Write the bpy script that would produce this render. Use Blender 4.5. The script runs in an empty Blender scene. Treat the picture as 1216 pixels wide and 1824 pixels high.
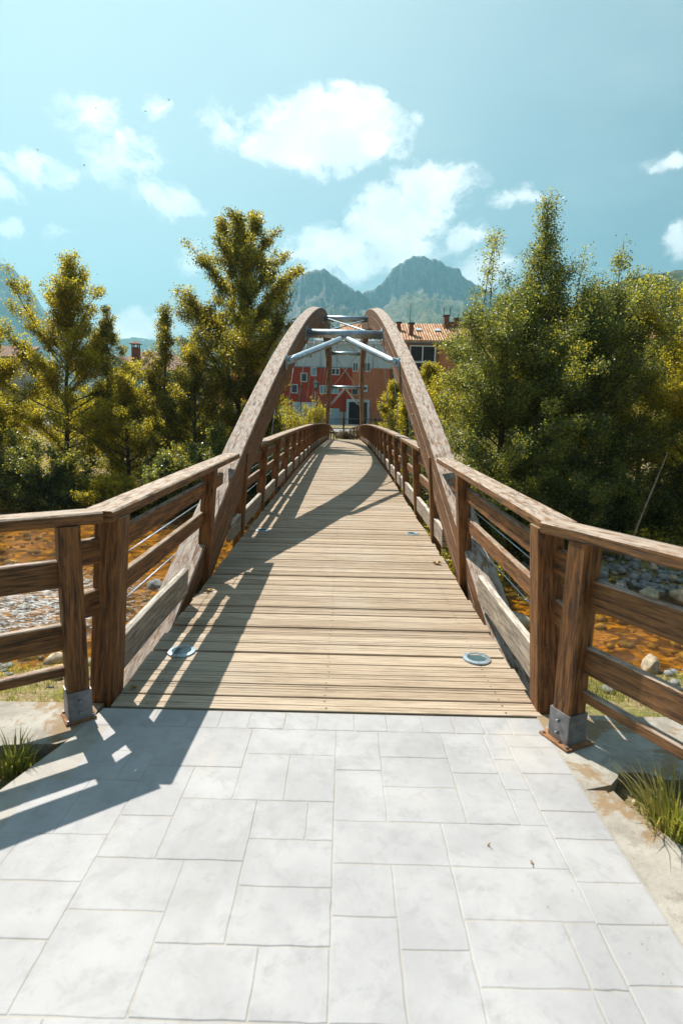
import bpy, math, random
import numpy as np
from mathutils import Vector, Matrix

S = bpy.context.scene
COL = S.collection
rnd = random.Random(7)

# ------------------------------------------------------------------ camera
cam_d = bpy.data.cameras.new('camera')
cam = bpy.data.objects.new('camera', cam_d)
COL.objects.link(cam)
cam.matrix_world = (Matrix.Translation((0.0761, 0, 1.6)) @ Matrix.Rotation(0.0038, 4, 'Z')
                    @ Matrix.Rotation(math.pi / 2 - 0.1681, 4, 'X') @ Matrix.Rotation(0.0226, 4, 'Z'))
cam_d.sensor_fit = 'VERTICAL'
cam_d.sensor_height = 36.0
cam_d.lens = 19.244
cam_d.clip_start = 0.05
cam_d.clip_end = 12000
cam_d.dof.use_dof = True
cam_d.dof.focus_distance = 9.0
cam_d.dof.aperture_fstop = 3.2
S.camera = cam

# ------------------------------------------------------------------ light
SUN = Vector((-0.43, 0.57, 1.0)).normalized()          # towards the sun
SUN_EL = math.asin(SUN.z)
SUN_AZ = math.atan2(SUN.x, SUN.y)                      # from +Y, clockwise positive
sun_d = bpy.data.lights.new('sun', 'SUN')
sun_d.energy = 5.0
sun_d.angle = math.radians(0.5)
sun_d.color = (1.0, 0.93, 0.82)
sun = bpy.data.objects.new('sun', sun_d)
COL.objects.link(sun)
sun.rotation_euler = SUN.to_track_quat('Z', 'Y').to_euler()

S.view_settings.view_transform = 'Standard'
S.view_settings.look = 'None'
S.view_settings.gamma = 1
S.view_settings.use_curve_mapping = False
S.view_settings.exposure = 0.85
S.cycles.max_bounces = 6
S.cycles.diffuse_bounces = 3
S.cycles.glossy_bounces = 3
S.cycles.transparent_max_bounces = 12
S.cycles.transmission_bounces = 3
S.cycles.volume_bounces = 0
S.cycles.sample_clamp_indirect = 4.0


class NT:
    """small helper for node trees"""
    def __init__(self, tree):
        self.t = tree
        self.n = tree.nodes
        self.l = tree.links

    def new(self, kind, **kw):
        nd = self.n.new(kind)
        for k, v in kw.items():
            setattr(nd, k, v)
        return nd

    def put(self, sock, v):
        if v is None:
            return
        if hasattr(v, 'is_output') or isinstance(v, bpy.types.NodeSocket):
            self.l.new(v, sock)
        else:
            sock.default_value = v

    def math(self, op, a, b=None, c=None, clamp=False):
        nd = self.new('ShaderNodeMath', operation=op, use_clamp=clamp)
        self.put(nd.inputs[0], a)
        self.put(nd.inputs[1], b)
        self.put(nd.inputs[2], c)
        return nd.outputs[0]

    def vmath(self, op, a, b=None, out=0):
        nd = self.new('ShaderNodeVectorMath', operation=op)
        self.put(nd.inputs[0], a)
        if b is not None:
            self.put(nd.inputs[1], b)
        return nd.outputs[out]

    def mix(self, f, a, b, blend='MIX'):
        nd = self.new('ShaderNodeMix', data_type='RGBA', blend_type=blend)
        self.put(nd.inputs[0], f)
        self.put(nd.inputs[6], a if not isinstance(a, tuple) else (*a, 1)[:4])
        self.put(nd.inputs[7], b if not isinstance(b, tuple) else (*b, 1)[:4])
        return nd.outputs[2]

    def noise(self, vec, scale, detail=4, rough=0.55, dist=0.0, out=0):
        nd = self.new('ShaderNodeTexNoise')
        if vec is not None:
            self.put(nd.inputs['Vector'], vec)
        nd.inputs['Scale'].default_value = scale
        nd.inputs['Detail'].default_value = detail
        nd.inputs['Roughness'].default_value = rough
        nd.inputs['Distortion'].default_value = dist
        return nd.outputs[out]

    def ramp(self, f, stops):
        nd = self.new('ShaderNodeValToRGB')
        cr = nd.color_ramp
        while len(cr.elements) < len(stops):
            cr.elements.new(0.5)
        for e, (p, c) in zip(cr.elements, stops):
            e.position = p
            e.color = (c, c, c, 1) if not isinstance(c, tuple) else (*c, 1)[:4]
        self.put(nd.inputs[0], f)
        return nd.outputs[0]

    def smooth(self, v, a, b):
        nd = self.new('ShaderNodeMapRange', interpolation_type='SMOOTHSTEP')
        self.put(nd.inputs[0], v)
        nd.inputs[1].default_value = a
        nd.inputs[2].default_value = b
        return nd.outputs[0]


# ------------------------------------------------------------------ world
W = bpy.data.worlds.new('World')
S.world = W
W.use_nodes = True
w = NT(W.node_tree)
w.n.clear()
sky = w.new('ShaderNodeTexSky', sky_type='NISHITA')
sky.sun_disc = False
sky.sun_elevation = SUN_EL
sky.sun_rotation = SUN_AZ
sky.air_density = 1.0
sky.dust_density = 2.4
sky.ozone_density = 1.2
tc = w.new('ShaderNodeTexCoord')
dirv = w.vmath('NORMALIZE', tc.outputs['Generated'])
sep = w.new('ShaderNodeSeparateXYZ')
w.put(sep.inputs[0], dirv)
az = w.math('ARCTAN2', sep.outputs[0], sep.outputs[1])
el = w.math('ARCSINE', sep.outputs[2])
comb = w.new('ShaderNodeCombineXYZ')
w.put(comb.inputs[0], az)
w.put(comb.inputs[1], el)
ae = comb.outputs[0]
warp = w.noise(ae, 9.0, 5, 0.6, out=1)
warp = w.vmath('SUBTRACT', warp, (0.5, 0.5, 0.5))
warp = w.vmath('MULTIPLY', warp, (0.10, 0.07, 0.0))
aew = w.vmath('ADD', ae, warp)
# clouds: azimuth, elevation, half width, half height (radians), density
CLOUDS = [(-0.039, 0.438, 0.116, 0.05, 1.15), (0.011, 0.453, 0.069, 0.037, 1.1), (-0.062, 0.42, 0.102, 0.032, 1.1),
          (-0.2, 0.435, 0.054, 0.034, 0.45), (0.136, 0.366, 0.074, 0.039, 0.85), (0.073, 0.32, 0.09, 0.048, 0.9),
          (-0.022, 0.274, 0.091, 0.05, 0.75), (0.195, 0.298, 0.046, 0.022, 0.6), (0.093, 0.283, 0.076, 0.05, 0.7),
          (-0.41, 0.426, 0.059, 0.029, 0.42), (-0.369, 0.38, 0.065, 0.052, 0.5), (-0.299, 0.332, 0.061, 0.026, 0.5),
          (-0.316, 0.445, 0.025, 0.029, 0.38), (-0.49, 0.348, 0.063, 0.026, 0.5), (-0.532, 0.314, 0.032, 0.026, 0.6),
          (-0.533, 0.268, 0.021, 0.019, 0.55), (0.268, 0.349, 0.054, 0.019, 0.5), (0.483, 0.364, 0.031, 0.016, 0.55),
          (0.508, 0.271, 0.03, 0.026, 0.75), (0.222, 0.246, 0.055, 0.035, 0.6), (-0.354, 0.145, 0.065, 0.031, 0.75),
          (-0.379, 0.159, 0.034, 0.017, 0.5), (-0.46, 0.265, 0.031, 0.017, 0.25), (0.108, 0.454, 0.024, 0.013, 0.35),
          (-0.248, 0.258, 0.054, 0.033, 0.35)]
acc = None
for (a, e, ra, re, st) in CLOUDS:
    v = w.vmath('SUBTRACT', aew, (a, e, 0))
    v = w.vmath('MULTIPLY', v, (0.72 / ra, 0.72 / re, 0))
    ln = w.vmath('LENGTH', v, out=1)
    m = w.math('MULTIPLY_ADD', ln, -st * 1.0, st * 1.0)
    acc = m if acc is None else w.math('MAXIMUM', acc, m)
acc = w.math('MAXIMUM', acc, 0.0)
fb = w.noise(w.vmath('MULTIPLY', aew, (1.0, 1.35, 1.0)), 24.0, 9, 0.62)
dens = w.math('ADD', acc, w.math('MULTIPLY', w.math('SUBTRACT', fb, 0.5), w.math('MULTIPLY_ADD', w.smooth(acc, 0.0, 0.25), 1.1, 0.0)))
cl = w.smooth(dens, 0.10, 0.50)
cl = w.math('MULTIPLY', cl, 0.97)
# thin veil of high haze
veil = w.noise(w.vmath('MULTIPLY', ae, (1.0, 2.2, 1.0)), 3.0, 6, 0.55)
veil = w.math('MULTIPLY', w.smooth(veil, 0.40, 0.75), 0.30)
hs = w.new('ShaderNodeHueSaturation')
hs.inputs['Hue'].default_value = 0.48
hs.inputs['Saturation'].default_value = 0.80
w.put(hs.inputs['Color'], sky.outputs[0])
skyc = w.mix(1.0, hs.outputs[0], (0.80, 0.98, 0.98), 'MULTIPLY')
near_sun = w.smooth(w.vmath('DOT_PRODUCT', dirv, tuple(SUN), out=1), 0.42, 0.99)
skyc = w.mix(w.math('MULTIPLY', near_sun, 0.85), skyc, (6.6, 8.1, 8.6))
shade = w.noise(aew, 14.0, 5, 0.5)
ccol = w.mix(w.smooth(shade, 0.35, 0.7), (11.5, 12.2, 12.6), (15.5, 15.8, 15.8))
skyc = w.mix(veil, skyc, (7.0, 8.4, 8.7))
skyc = w.mix(cl, skyc, ccol)
bg = w.new('ShaderNodeBackground')
bg.inputs['Strength'].default_value = 0.055
w.put(bg.inputs['Color'], skyc)
wo = w.new('ShaderNodeOutputWorld')
w.l.new(bg.outputs[0], wo.inputs[0])


# ------------------------------------------------------------------ materials
def material(name):
    m = bpy.data.materials.new(name)
    m.use_nodes = True
    t = NT(m.node_tree)
    t.bsdf = t.n['Principled BSDF']
    t.out = t.n['Material Output']
    return m, t


def bump(t, h, strength=0.4, dist=0.01, prev=None):
    b = t.new('ShaderNodeBump')
    b.inputs['Strength'].default_value = strength
    b.inputs['Distance'].default_value = dist
    t.put(b.inputs['Height'], h)
    if prev is not None:
        t.put(b.inputs['Normal'], prev)
    return b.outputs[0]


def plain(name, col, rough=0.6, metal=0.0, var=0.15, scale=3.0, bmp=0.0):
    m, t = material(name)
    tcn = t.new('ShaderNodeTexCoord').outputs['Object']
    n = t.noise(tcn, scale, 6, 0.65)
    c = t.mix(t.smooth(n, 0.3, 0.7), tuple(x * (1 - var) for x in col), tuple(min(1, x * (1 + var)) for x in col))
    t.put(t.bsdf.inputs['Base Color'], c)
    t.bsdf.inputs['Roughness'].default_value = rough
    t.bsdf.inputs['Metallic'].default_value = metal
    if bmp:
        t.put(t.bsdf.inputs['Normal'], bump(t, t.noise(tcn, scale * 14, 5, 0.6), bmp, 0.01))
    return m


def wood(name, dark, mid, top, topmix=1.0, crack=1.0):
    """weathered timber; UV = metres along the grain, metres round the section"""
    m, t = material(name)
    uv = t.new('ShaderNodeUVMap').outputs[0]
    geo = t.new('ShaderNodeNewGeometry')
    g1 = t.noise(t.vmath('MULTIPLY', uv, (2.2, 34.0, 1.0)), 1.6, 7, 0.62, 0.5)
    g2 = t.noise(t.vmath('MULTIPLY', uv, (7.0, 160.0, 1.0)), 1.4, 4, 0.6, 0.2)
    blot = t.noise(t.vmath('MULTIPLY', uv, (2.0, 7.0, 1.0)), 1.7, 5, 0.6)
    grain = t.math('ADD', t.math('MULTIPLY', g1, 0.62), t.math('MULTIPLY', g2, 0.38))
    side = t.mix(t.smooth(grain, 0.36, 0.62), dark, mid)
    side = t.mix(t.math('MULTIPLY', t.smooth(blot, 0.52, 0.72), 0.5), side, tuple(min(1, x * 1.25 + 0.02) for x in mid))
    bleach = t.mix(t.smooth(grain, 0.34, 0.6), tuple(a * 0.30 for a in top), top)
    bleach = t.mix(t.math('MULTIPLY', t.smooth(blot, 0.30, 0.44), -0.6), bleach, bleach)
    stain = t.math('MULTIPLY', t.smooth(blot, 0.56, 0.42), 0.0)
    bleach = t.mix(t.math('MULTIPLY', t.smooth(t.noise(t.vmath('MULTIPLY', uv, (3.0, 9.0, 1.0)), 2.3, 6, 0.7), 0.47, 0.62), 0.9),
                   bleach, tuple(x * 0.75 for x in mid))
    sn = t.new('ShaderNodeSeparateXYZ')
    t.put(sn.inputs[0], geo.outputs['True Normal'])
    up = t.math('MULTIPLY', t.smooth(sn.outputs[2], 0.25, 0.6), topmix)
    c = t.mix(up, side, bleach)
    # dark drying cracks along the grain
    ck = t.noise(t.vmath('MULTIPLY', uv, (1.1, 22.0, 1.0)), 2.2, 3, 0.5, 0.8)
    ck = t.math('ABSOLUTE', t.math('SUBTRACT', ck, 0.5))
    gate = t.smooth(t.noise(t.vmath('MULTIPLY', uv, (1.5, 5.0, 1.0)), 2.0, 3), 0.5, 0.62)
    ck = t.math('MULTIPLY', t.math('SUBTRACT', 1.0, t.smooth(ck, 0.004, 0.022)), gate)
    ck = t.math('MULTIPLY', ck, 0.85 * crack)
    c = t.mix(ck, c, (0.012, 0.008, 0.005))
    # knots
    vor = t.new('ShaderNodeTexVoronoi')
    t.put(vor.inputs['Vector'], t.vmath('MULTIPLY', uv, (1.6, 8.0, 1.0)))
    vor.inputs['Scale'].default_value = 1.0
    kn = t.math('MULTIPLY', t.math('SUBTRACT', 1.0, t.smooth(vor.outputs['Distance'], 0.05, 0.14)), 0.7)
    c = t.mix(kn, c, tuple(x * 0.6 for x in dark))
    t.put(t.bsdf.inputs['Base Color'], c)
    t.bsdf.inputs['Roughness'].default_value = 0.72
    h = t.math('SUBTRACT', grain, t.math('MULTIPLY', ck, 0.8))
    t.put(t.bsdf.inputs['Normal'], bump(t, h, 0.85, 0.006))
    return m


M = {}
M['wood'] = wood('weathered_brown_timber', (0.027, 0.012, 0.004), (0.26, 0.115, 0.034), (0.50, 0.39, 0.31))
M['wood_post'] = wood('stained_post_timber', (0.020, 0.008, 0.003), (0.27, 0.108, 0.026), (0.38, 0.28, 0.20))
M['wood_grey'] = wood('grey_kick_board', (0.09, 0.075, 0.06), (0.42, 0.35, 0.28), (0.66, 0.58, 0.50))
M['wood_arch'] = wood('glulam_timber', (0.024, 0.011, 0.004), (0.24, 0.105, 0.034), (0.46, 0.37, 0.31))


def deck_mat():
    m, t = material('deck_boards')
    uv = t.new('ShaderNodeUVMap').outputs[0]
    at = t.new('ShaderNodeAttribute', attribute_name='tone').outputs['Fac']
    g1 = t.noise(t.vmath('MULTIPLY', uv, (1.4, 40.0, 1.0)), 1.8, 6, 0.6, 0.4)
    g2 = t.noise(t.vmath('MULTIPLY', uv, (6.0, 200.0, 1.0)), 1.4, 4, 0.6)
    gr = t.math('ADD', t.math('MULTIPLY', g1, 0.6), t.math('MULTIPLY', g2, 0.4))
    c = t.mix(t.smooth(gr, 0.34, 0.58), (0.22, 0.155, 0.10), (0.50, 0.40, 0.295))
    c = t.mix(at, c, t.mix(1.0, c, (0.58, 0.51, 0.44), 'MULTIPLY'))
    oc = t.new('ShaderNodeTexCoord').outputs['Object']
    big = t.noise(oc, 0.9, 5, 0.6)
    c = t.mix(t.math('MULTIPLY', t.smooth(big, 0.45, 0.7), 0.35), c, (0.45, 0.41, 0.36))
    st = t.noise(t.vmath('MULTIPLY', uv, (1.0, 9.0, 1.0)), 4.0, 6, 0.7)
    c = t.mix(t.math('MULTIPLY', t.smooth(st, 0.58, 0.72), 0.38), c, (0.10, 0.075, 0.055))
    t.put(t.bsdf.inputs['Base Color'], c)
    t.bsdf.inputs['Roughness'].default_value = 0.78
    t.put(t.bsdf.inputs['Normal'], bump(t, gr, 0.6, 0.004))
    return m


M['deck'] = deck_mat()


def paving_mat(name, c1, c2, joint=False):
    m, t = material(name)
    oc = t.new('ShaderNodeTexCoord').outputs['Object']
    at = t.new('ShaderNodeAttribute', attribute_name='tone').outputs['Fac']
    a = t.noise(oc, 2.6, 7, 0.62)
    b = t.noise(oc, 11.0, 8, 0.7, 0.4)
    f = t.noise(oc, 140.0, 4, 0.6)
    c = t.mix(t.smooth(a, 0.35, 0.68), c1, c2)
    c = t.mix(t.math('MULTIPLY', t.smooth(b, 0.48, 0.68), 0.45), c, tuple(x * 0.76 for x in c1))
    big = t.noise(oc, 1.1, 7, 0.7, 0.8)
    c = t.mix(t.math('MULTIPLY', t.smooth(big, 0.50, 0.62), 0.35), c, tuple(x * 0.80 for x in c1))
    c = t.mix(t.math('MULTIPLY', t.smooth(t.noise(oc, 5.0, 9, 0.75, 1.0), 0.56, 0.62), 0.22), c, tuple(x * 0.62 for x in c1))
    c = t.mix(t.math('MULTIPLY', at, 0.16), c, tuple(x * 0.72 for x in c1))
    c = t.mix(t.math('MULTIPLY', t.smooth(f, 0.62, 0.78), 0.18), c, (0.3, 0.27, 0.24))
    # sandy patches
    sp = t.noise(oc, 1.3, 5, 0.6, 0.6)
    c = t.mix(t.math('MULTIPLY', t.smooth(sp, 0.56, 0.72), 0.4), c, (0.50, 0.45, 0.38))
    t.put(t.bsdf.inputs['Base Color'], c)
    t.bsdf.inputs['Roughness'].default_value = 0.7
    h = t.math('ADD', t.math('MULTIPLY', b, 0.8), t.math('MULTIPLY', f, 0.25))
    t.put(t.bsdf.inputs['Normal'], bump(t, h, 0.35, 0.006))
    return m


M['slab'] = paving_mat('pale_stamped_slabs', (0.335, 0.333, 0.348), (0.415, 0.412, 0.427))
M['joint'] = paving_mat('sandy_joint', (0.33, 0.305, 0.275), (0.40, 0.38, 0.35))


def concrete_mat():
    m, t = material('rough_dirty_concrete')
    oc = t.new('ShaderNodeTexCoord').outputs['Object']
    a = t.noise(oc, 3.0, 8, 0.65)
    b = t.noise(oc, 30.0, 6, 0.7)
    c = t.mix(t.smooth(a, 0.35, 0.65), (0.28, 0.255, 0.22), (0.40, 0.375, 0.335))
    c = t.mix(t.math('MULTIPLY', t.smooth(b, 0.55, 0.7), 0.5), c, (0.20, 0.17, 0.14))
    d = t.noise(oc, 2.2, 7, 0.7, 0.7)
    c = t.mix(t.math('MULTIPLY', t.smooth(d, 0.50, 0.57), 0.85), c, (0.25, 0.16, 0.075))
    c = t.mix(t.math('MULTIPLY', t.smooth(t.noise(oc, 7.0, 8, 0.75, 0.5), 0.52, 0.60), 0.4), c, (0.16, 0.13, 0.10))
    t.put(t.bsdf.inputs['Base Color'], c)
    t.bsdf.inputs['Roughness'].default_value = 0.85
    t.put(t.bsdf.inputs['Normal'], bump(t, t.math('ADD', a, t.math('MULTIPLY', b, 0.5)), 0.5, 0.02))
    return m


M['concrete'] = concrete_mat()
M['cast'] = plain('cast_concrete', (0.40, 0.37, 0.33), 0.85, 0, 0.2, 3.5, 0.4)
M['steel'] = plain('galvanised_steel', (0.40, 0.50, 0.58), 0.42, 0.75, 0.22, 7.0, 0.08)
M['steel_dark'] = plain('dull_steel_shoe', (0.26, 0.26, 0.27), 0.5, 0.6, 0.35, 9.0, 0.15)
M['rust'] = plain('rusty_plate', (0.28, 0.13, 0.05), 0.8, 0.1, 0.4, 12.0, 0.3)
M['black_metal'] = plain('black_painted_metal', (0.018, 0.018, 0.02), 0.45, 0.3, 0.2, 5.0)
M['red_wall'] = plain('brick_red_render', (0.36, 0.05, 0.018), 0.85, 0, 0.14, 0.7, 0.1)
M['orange_wall'] = plain('orange_render', (0.44, 0.15, 0.060), 0.85, 0, 0.14, 0.7, 0.1)
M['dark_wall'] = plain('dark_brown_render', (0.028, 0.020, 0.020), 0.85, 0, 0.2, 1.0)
M['ochre_wall'] = plain('ochre_render', (0.50, 0.20, 0.085), 0.85, 0, 0.12, 0.7)
M['blue_wall'] = plain('turquoise_render', (0.02, 0.30, 0.42), 0.8, 0, 0.1, 0.8)
M['white_panel'] = plain('white_panel', (0.46, 0.56, 0.60), 0.5, 0, 0.10, 0.8)
M['teal_panel'] = plain('pale_teal_sheet', (0.30, 0.44, 0.47), 0.5, 0, 0.15, 0.8)
M['grey_roof'] = plain('grey_flat_roof', (0.20, 0.24, 0.27), 0.7, 0, 0.15, 0.6)
M['frame'] = plain('white_window_frame', (0.66, 0.68, 0.68), 0.5, 0, 0.05, 2.0)
M['tile'] = plain('terracotta_tile', (0.48, 0.20, 0.085), 0.85, 0, 0.55, 1.8, 0.2)
def striped_tile():
    m, t = material('pantile_columns')
    oc = t.new('ShaderNodeTexCoord').outputs['Object']
    s = t.new('ShaderNodeSeparateXYZ')
    t.put(s.inputs[0], oc)
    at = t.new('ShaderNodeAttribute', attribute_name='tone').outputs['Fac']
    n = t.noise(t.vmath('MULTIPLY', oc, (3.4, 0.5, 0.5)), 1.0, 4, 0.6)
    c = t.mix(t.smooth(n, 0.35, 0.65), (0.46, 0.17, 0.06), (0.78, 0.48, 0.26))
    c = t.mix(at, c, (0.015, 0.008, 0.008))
    t.put(t.bsdf.inputs['Base Color'], c)
    t.bsdf.inputs['Roughness'].default_value = 0.85
    return m


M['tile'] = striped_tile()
M['tile_brown'] = plain('brown_tile', (0.20, 0.10, 0.075), 0.85, 0, 0.35, 1.8, 0.2)
M['chimney'] = plain('chimney_brick', (0.22, 0.075, 0.040), 0.85, 0, 0.25, 3.0)
M['stone_grey'] = plain('river_stone_grey', (0.24, 0.24, 0.235), 0.8, 0, 0.5, 6.0, 0.8)
M['stone_tan'] = plain('river_stone_tan', (0.40, 0.33, 0.23), 0.8, 0, 0.4, 6.0, 0.8)
M['asphalt'] = plain('grey_street', (0.22, 0.215, 0.21), 0.85, 0, 0.15, 1.0, 0.2)
M['white_paint'] = plain('white_car_paint', (0.75, 0.76, 0.77), 0.3, 0, 0.03, 2.0)
M['grey_paint'] = plain('dark_grey_car_glass', (0.05, 0.065, 0.07), 0.15, 0, 0.1, 2.0)
M['rubber'] = plain('black_rubber', (0.02, 0.02, 0.02), 0.8, 0, 0.1, 2.0)
M['dry_leaf'] = plain('dry_leaf', (0.34, 0.24, 0.09), 0.7, 0, 0.3, 30.0)
M['bird'] = plain('dark_feathers', (0.04, 0.04, 0.04), 0.7, 0, 0.1, 5.0)


def pane_mat(name, col, rough=0.08):
    m, t = material(name)
    oc = t.new('ShaderNodeTexCoord').outputs['Object']
    n = t.noise(oc, 0.9, 3)
    t.put(t.bsdf.inputs['Base Color'], t.mix(t.smooth(n, 0.4, 0.6), col, tuple(x * 1.8 for x in col)))
    t.bsdf.inputs['Roughness'].default_value = rough
    t.put(t.bsdf.inputs['Normal'], bump(t, t.noise(oc, 1.5, 3), 0.1, 0.05))
    return m


M['glass'] = pane_mat('window_glass', (0.02, 0.035, 0.04))
M['glass_blue'] = pane_mat('pale_window_glass', (0.12, 0.22, 0.26))
M['lens'] = pane_mat('lamp_lens_glass', (0.04, 0.07, 0.08), 0.12)


def leaf_mat(name, stops, trans, spec=0.5, tf=0.42, lo=(0.10, 0.17, 0.45)):
    m, t = material(name)
    at = t.new('ShaderNodeAttribute', attribute_name='tone').outputs['Fac']
    c = t.ramp(at, stops)
    t.put(t.bsdf.inputs['Base Color'], c)
    t.bsdf.inputs['Roughness'].default_value = 0.40
    t.bsdf.inputs['Specular IOR Level'].default_value = spec
    tr = t.new('ShaderNodeBsdfTranslucent')
    t.put(tr.inputs['Color'], t.mix(t.smooth(at, 0.15, 0.95), tuple(x * f for x, f in zip(trans, lo)), tuple(min(1, x * 1.15) for x in trans)))
    mx = t.new('ShaderNodeMixShader')
    mx.inputs[0].default_value = tf
    t.l.new(t.bsdf.outputs[0], mx.inputs[1])
    t.l.new(tr.outputs[0], mx.inputs[2])
    t.l.new(mx.outputs[0], t.out.inputs[0])
    return m


M['leaf_poplar'] = leaf_mat('poplar_leaves', [(0.0, (0.024, 0.046, 0.018)), (0.45, (0.070, 0.100, 0.028)), (1.0, (0.40, 0.33, 0.04))],
                            (0.80, 0.62, 0.04), 0.45, 0.52, (0.28, 0.36, 0.6))
M['leaf_dark'] = leaf_mat('alder_leaves', [(0.0, (0.020, 0.046, 0.026)), (0.45, (0.065, 0.110, 0.046)), (1.0, (0.32, 0.38, 0.10))],
                          (0.68, 0.60, 0.06), 0.6, 0.48, (0.24, 0.34, 0.6))
M['leaf_yellow'] = leaf_mat('yellow_green_leaves', [(0.0, (0.035, 0.060, 0.018)), (0.4, (0.16, 0.145, 0.024)), (1.0, (0.52, 0.39, 0.04))],
                            (0.98, 0.72, 0.04), 0.4, 0.56, (0.45, 0.52, 0.7))
M['leaf_dry'] = leaf_mat('dry_stems', [(0.0, (0.10, 0.065, 0.035)), (1.0, (0.36, 0.27, 0.15))], (0.3, 0.22, 0.1), 0.3, 0.2)
M['grass'] = leaf_mat('sunny_grass', [(0.0, (0.08, 0.10, 0.025)), (0.6, (0.20, 0.19, 0.05)), (1.0, (0.40, 0.33, 0.14))],
                      (0.52, 0.46, 0.06), 0.4, 0.42, (0.6, 0.8, 0.8))
M['bark'] = plain('grey_bark', (0.085, 0.065, 0.045), 0.9, 0, 0.35, 6.0, 0.5)
M['bark_pale'] = plain('pale_bark', (0.30, 0.24, 0.17), 0.9, 0, 0.35, 6.0, 0.5)


def ground_mat():
    m, t = material('bank_and_bed')
    oc = t.new('ShaderNodeTexCoord').outputs['Object']
    s = t.new('ShaderNodeSeparateXYZ')
    t.put(s.inputs[0], oc)
    a = t.noise(oc, 1.2, 8, 0.65)
    b = t.noise(oc, 14.0, 6, 0.7)
    soil = t.mix(t.smooth(b, 0.35, 0.65), (0.16, 0.105, 0.05), (0.38, 0.28, 0.15))
    grass = t.mix(t.smooth(b, 0.3, 0.7), (0.09, 0.10, 0.02), (0.24, 0.21, 0.06))
    c = t.mix(t.smooth(a, 0.40, 0.58), soil, grass)
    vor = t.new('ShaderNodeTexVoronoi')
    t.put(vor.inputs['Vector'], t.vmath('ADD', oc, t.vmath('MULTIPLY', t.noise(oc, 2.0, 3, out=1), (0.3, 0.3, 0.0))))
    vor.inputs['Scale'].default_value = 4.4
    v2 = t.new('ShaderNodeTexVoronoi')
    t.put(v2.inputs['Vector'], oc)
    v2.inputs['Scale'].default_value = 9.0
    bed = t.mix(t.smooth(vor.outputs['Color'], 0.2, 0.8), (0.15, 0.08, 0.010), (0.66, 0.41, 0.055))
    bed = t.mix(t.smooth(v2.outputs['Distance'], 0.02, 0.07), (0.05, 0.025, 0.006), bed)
    ripple_dark = t.noise(t.vmath('MULTIPLY', oc, (1.0, 2.4, 1.0)), 2.4, 6, 0.65, 1.4)
    bed = t.mix(t.math('MULTIPLY', t.smooth(ripple_dark, 0.46, 0.60), 0.8), bed, (0.10, 0.048, 0.006))  # ripple and caustic lines of the water painted dark into the bed colour
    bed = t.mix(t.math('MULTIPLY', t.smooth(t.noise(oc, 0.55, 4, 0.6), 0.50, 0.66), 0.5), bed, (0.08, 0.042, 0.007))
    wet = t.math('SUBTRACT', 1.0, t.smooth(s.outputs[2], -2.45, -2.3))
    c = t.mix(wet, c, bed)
    t.put(t.bsdf.inputs['Base Color'], c)
    t.bsdf.inputs['Roughness'].default_value = 0.9
    t.put(t.bsdf.inputs['Normal'], bump(t, t.math('ADD', b, t.math('MULTIPLY', vor.outputs['Distance'], wet)), 0.7, 0.05))
    return m


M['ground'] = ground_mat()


def water_mat():
    m, t = material('amber_river_water')
    t.n.remove(t.bsdf)
    oc = t.new('ShaderNodeTexCoord').outputs['Object']
    s = t.new('ShaderNodeSeparateXYZ')
    t.put(s.inputs[0], oc)
    w1 = t.noise(t.vmath('MULTIPLY', oc, (1.0, 1.9, 1.0)), 2.6, 6, 0.6, 0.8)
    w2 = t.noise(t.vmath('MULTIPLY', oc, (1.0, 1.7, 1.0)), 13.0, 5, 0.65, 0.6)
    h = t.math('ADD', t.math('MULTIPLY', w1, 1.0), t.math('MULTIPLY', w2, 0.30))
    nrm = bump(t, h, 0.95, 0.22)
    tr = t.new('ShaderNodeBsdfTransparent')
    tr.inputs[0].default_value = (1.0, 0.80, 0.28, 1)
    gl = t.new('ShaderNodeBsdfGlossy')
    gl.inputs['Roughness'].default_value = 0.06
    gl.inputs['Color'].default_value = (1, 1, 1, 1)
    t.put(gl.inputs['Normal'], nrm)
    fr = t.new('ShaderNodeFresnel')
    fr.inputs[0].default_value = 1.33
    t.put(fr.inputs['Normal'], nrm)
    mx = t.new('ShaderNodeMixShader')
    t.put(mx.inputs[0], t.math('MULTIPLY_ADD', fr.outputs[0], 0.9, 0.02, clamp=True))
    t.l.new(tr.outputs[0], mx.inputs[1])
    t.l.new(gl.outputs[0], mx.inputs[2])
    # white water over the shallow rapids on the upstream side
    df = t.new('ShaderNodeBsdfDiffuse')
    df.inputs[0].default_value = (0.80, 0.84, 0.86, 1)
    t.put(df.inputs['Normal'], nrm)
    dx = t.math('DIVIDE', t.math('ADD', s.outputs[0], 8.0), 4.6)
    dy = t.math('DIVIDE', t.math('SUBTRACT', s.outputs[1], 11.2), 3.2)
    rr = t.math('SQRT', t.math('ADD', t.math('MULTIPLY', dx, dx), t.math('MULTIPLY', dy, dy)))
    reg = t.math('SUBTRACT', 1.0, t.smooth(rr, 0.35, 1.25))
    fo = t.noise(t.vmath('MULTIPLY', oc, (1.0, 2.2, 1.0)), 5.5, 8, 0.75, 1.2)
    fo = t.smooth(t.math('ADD', fo, t.math('MULTIPLY', reg, 0.12)), 0.58, 0.70)
    far = t.math('MULTIPLY', t.smooth(t.noise(t.vmath('MULTIPLY', oc, (0.8, 3.0, 1.0)), 4.0, 7, 0.75, 0.8), 0.63, 0.72), 0.7)
    fo = t.math('MAXIMUM', t.math('MULTIPLY', fo, t.smooth(reg, 0.0, 0.3)), far)
    m2 = t.new('ShaderNodeMixShader')
    t.put(m2.inputs[0], t.math('MULTIPLY', fo, 0.8))
    t.l.new(mx.outputs[0], m2.inputs[1])
    t.l.new(df.outputs[0], m2.inputs[2])
    t.l.new(m2.outputs[0], t.out.inputs[0])
    return m


M['water'] = water_mat()


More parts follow.
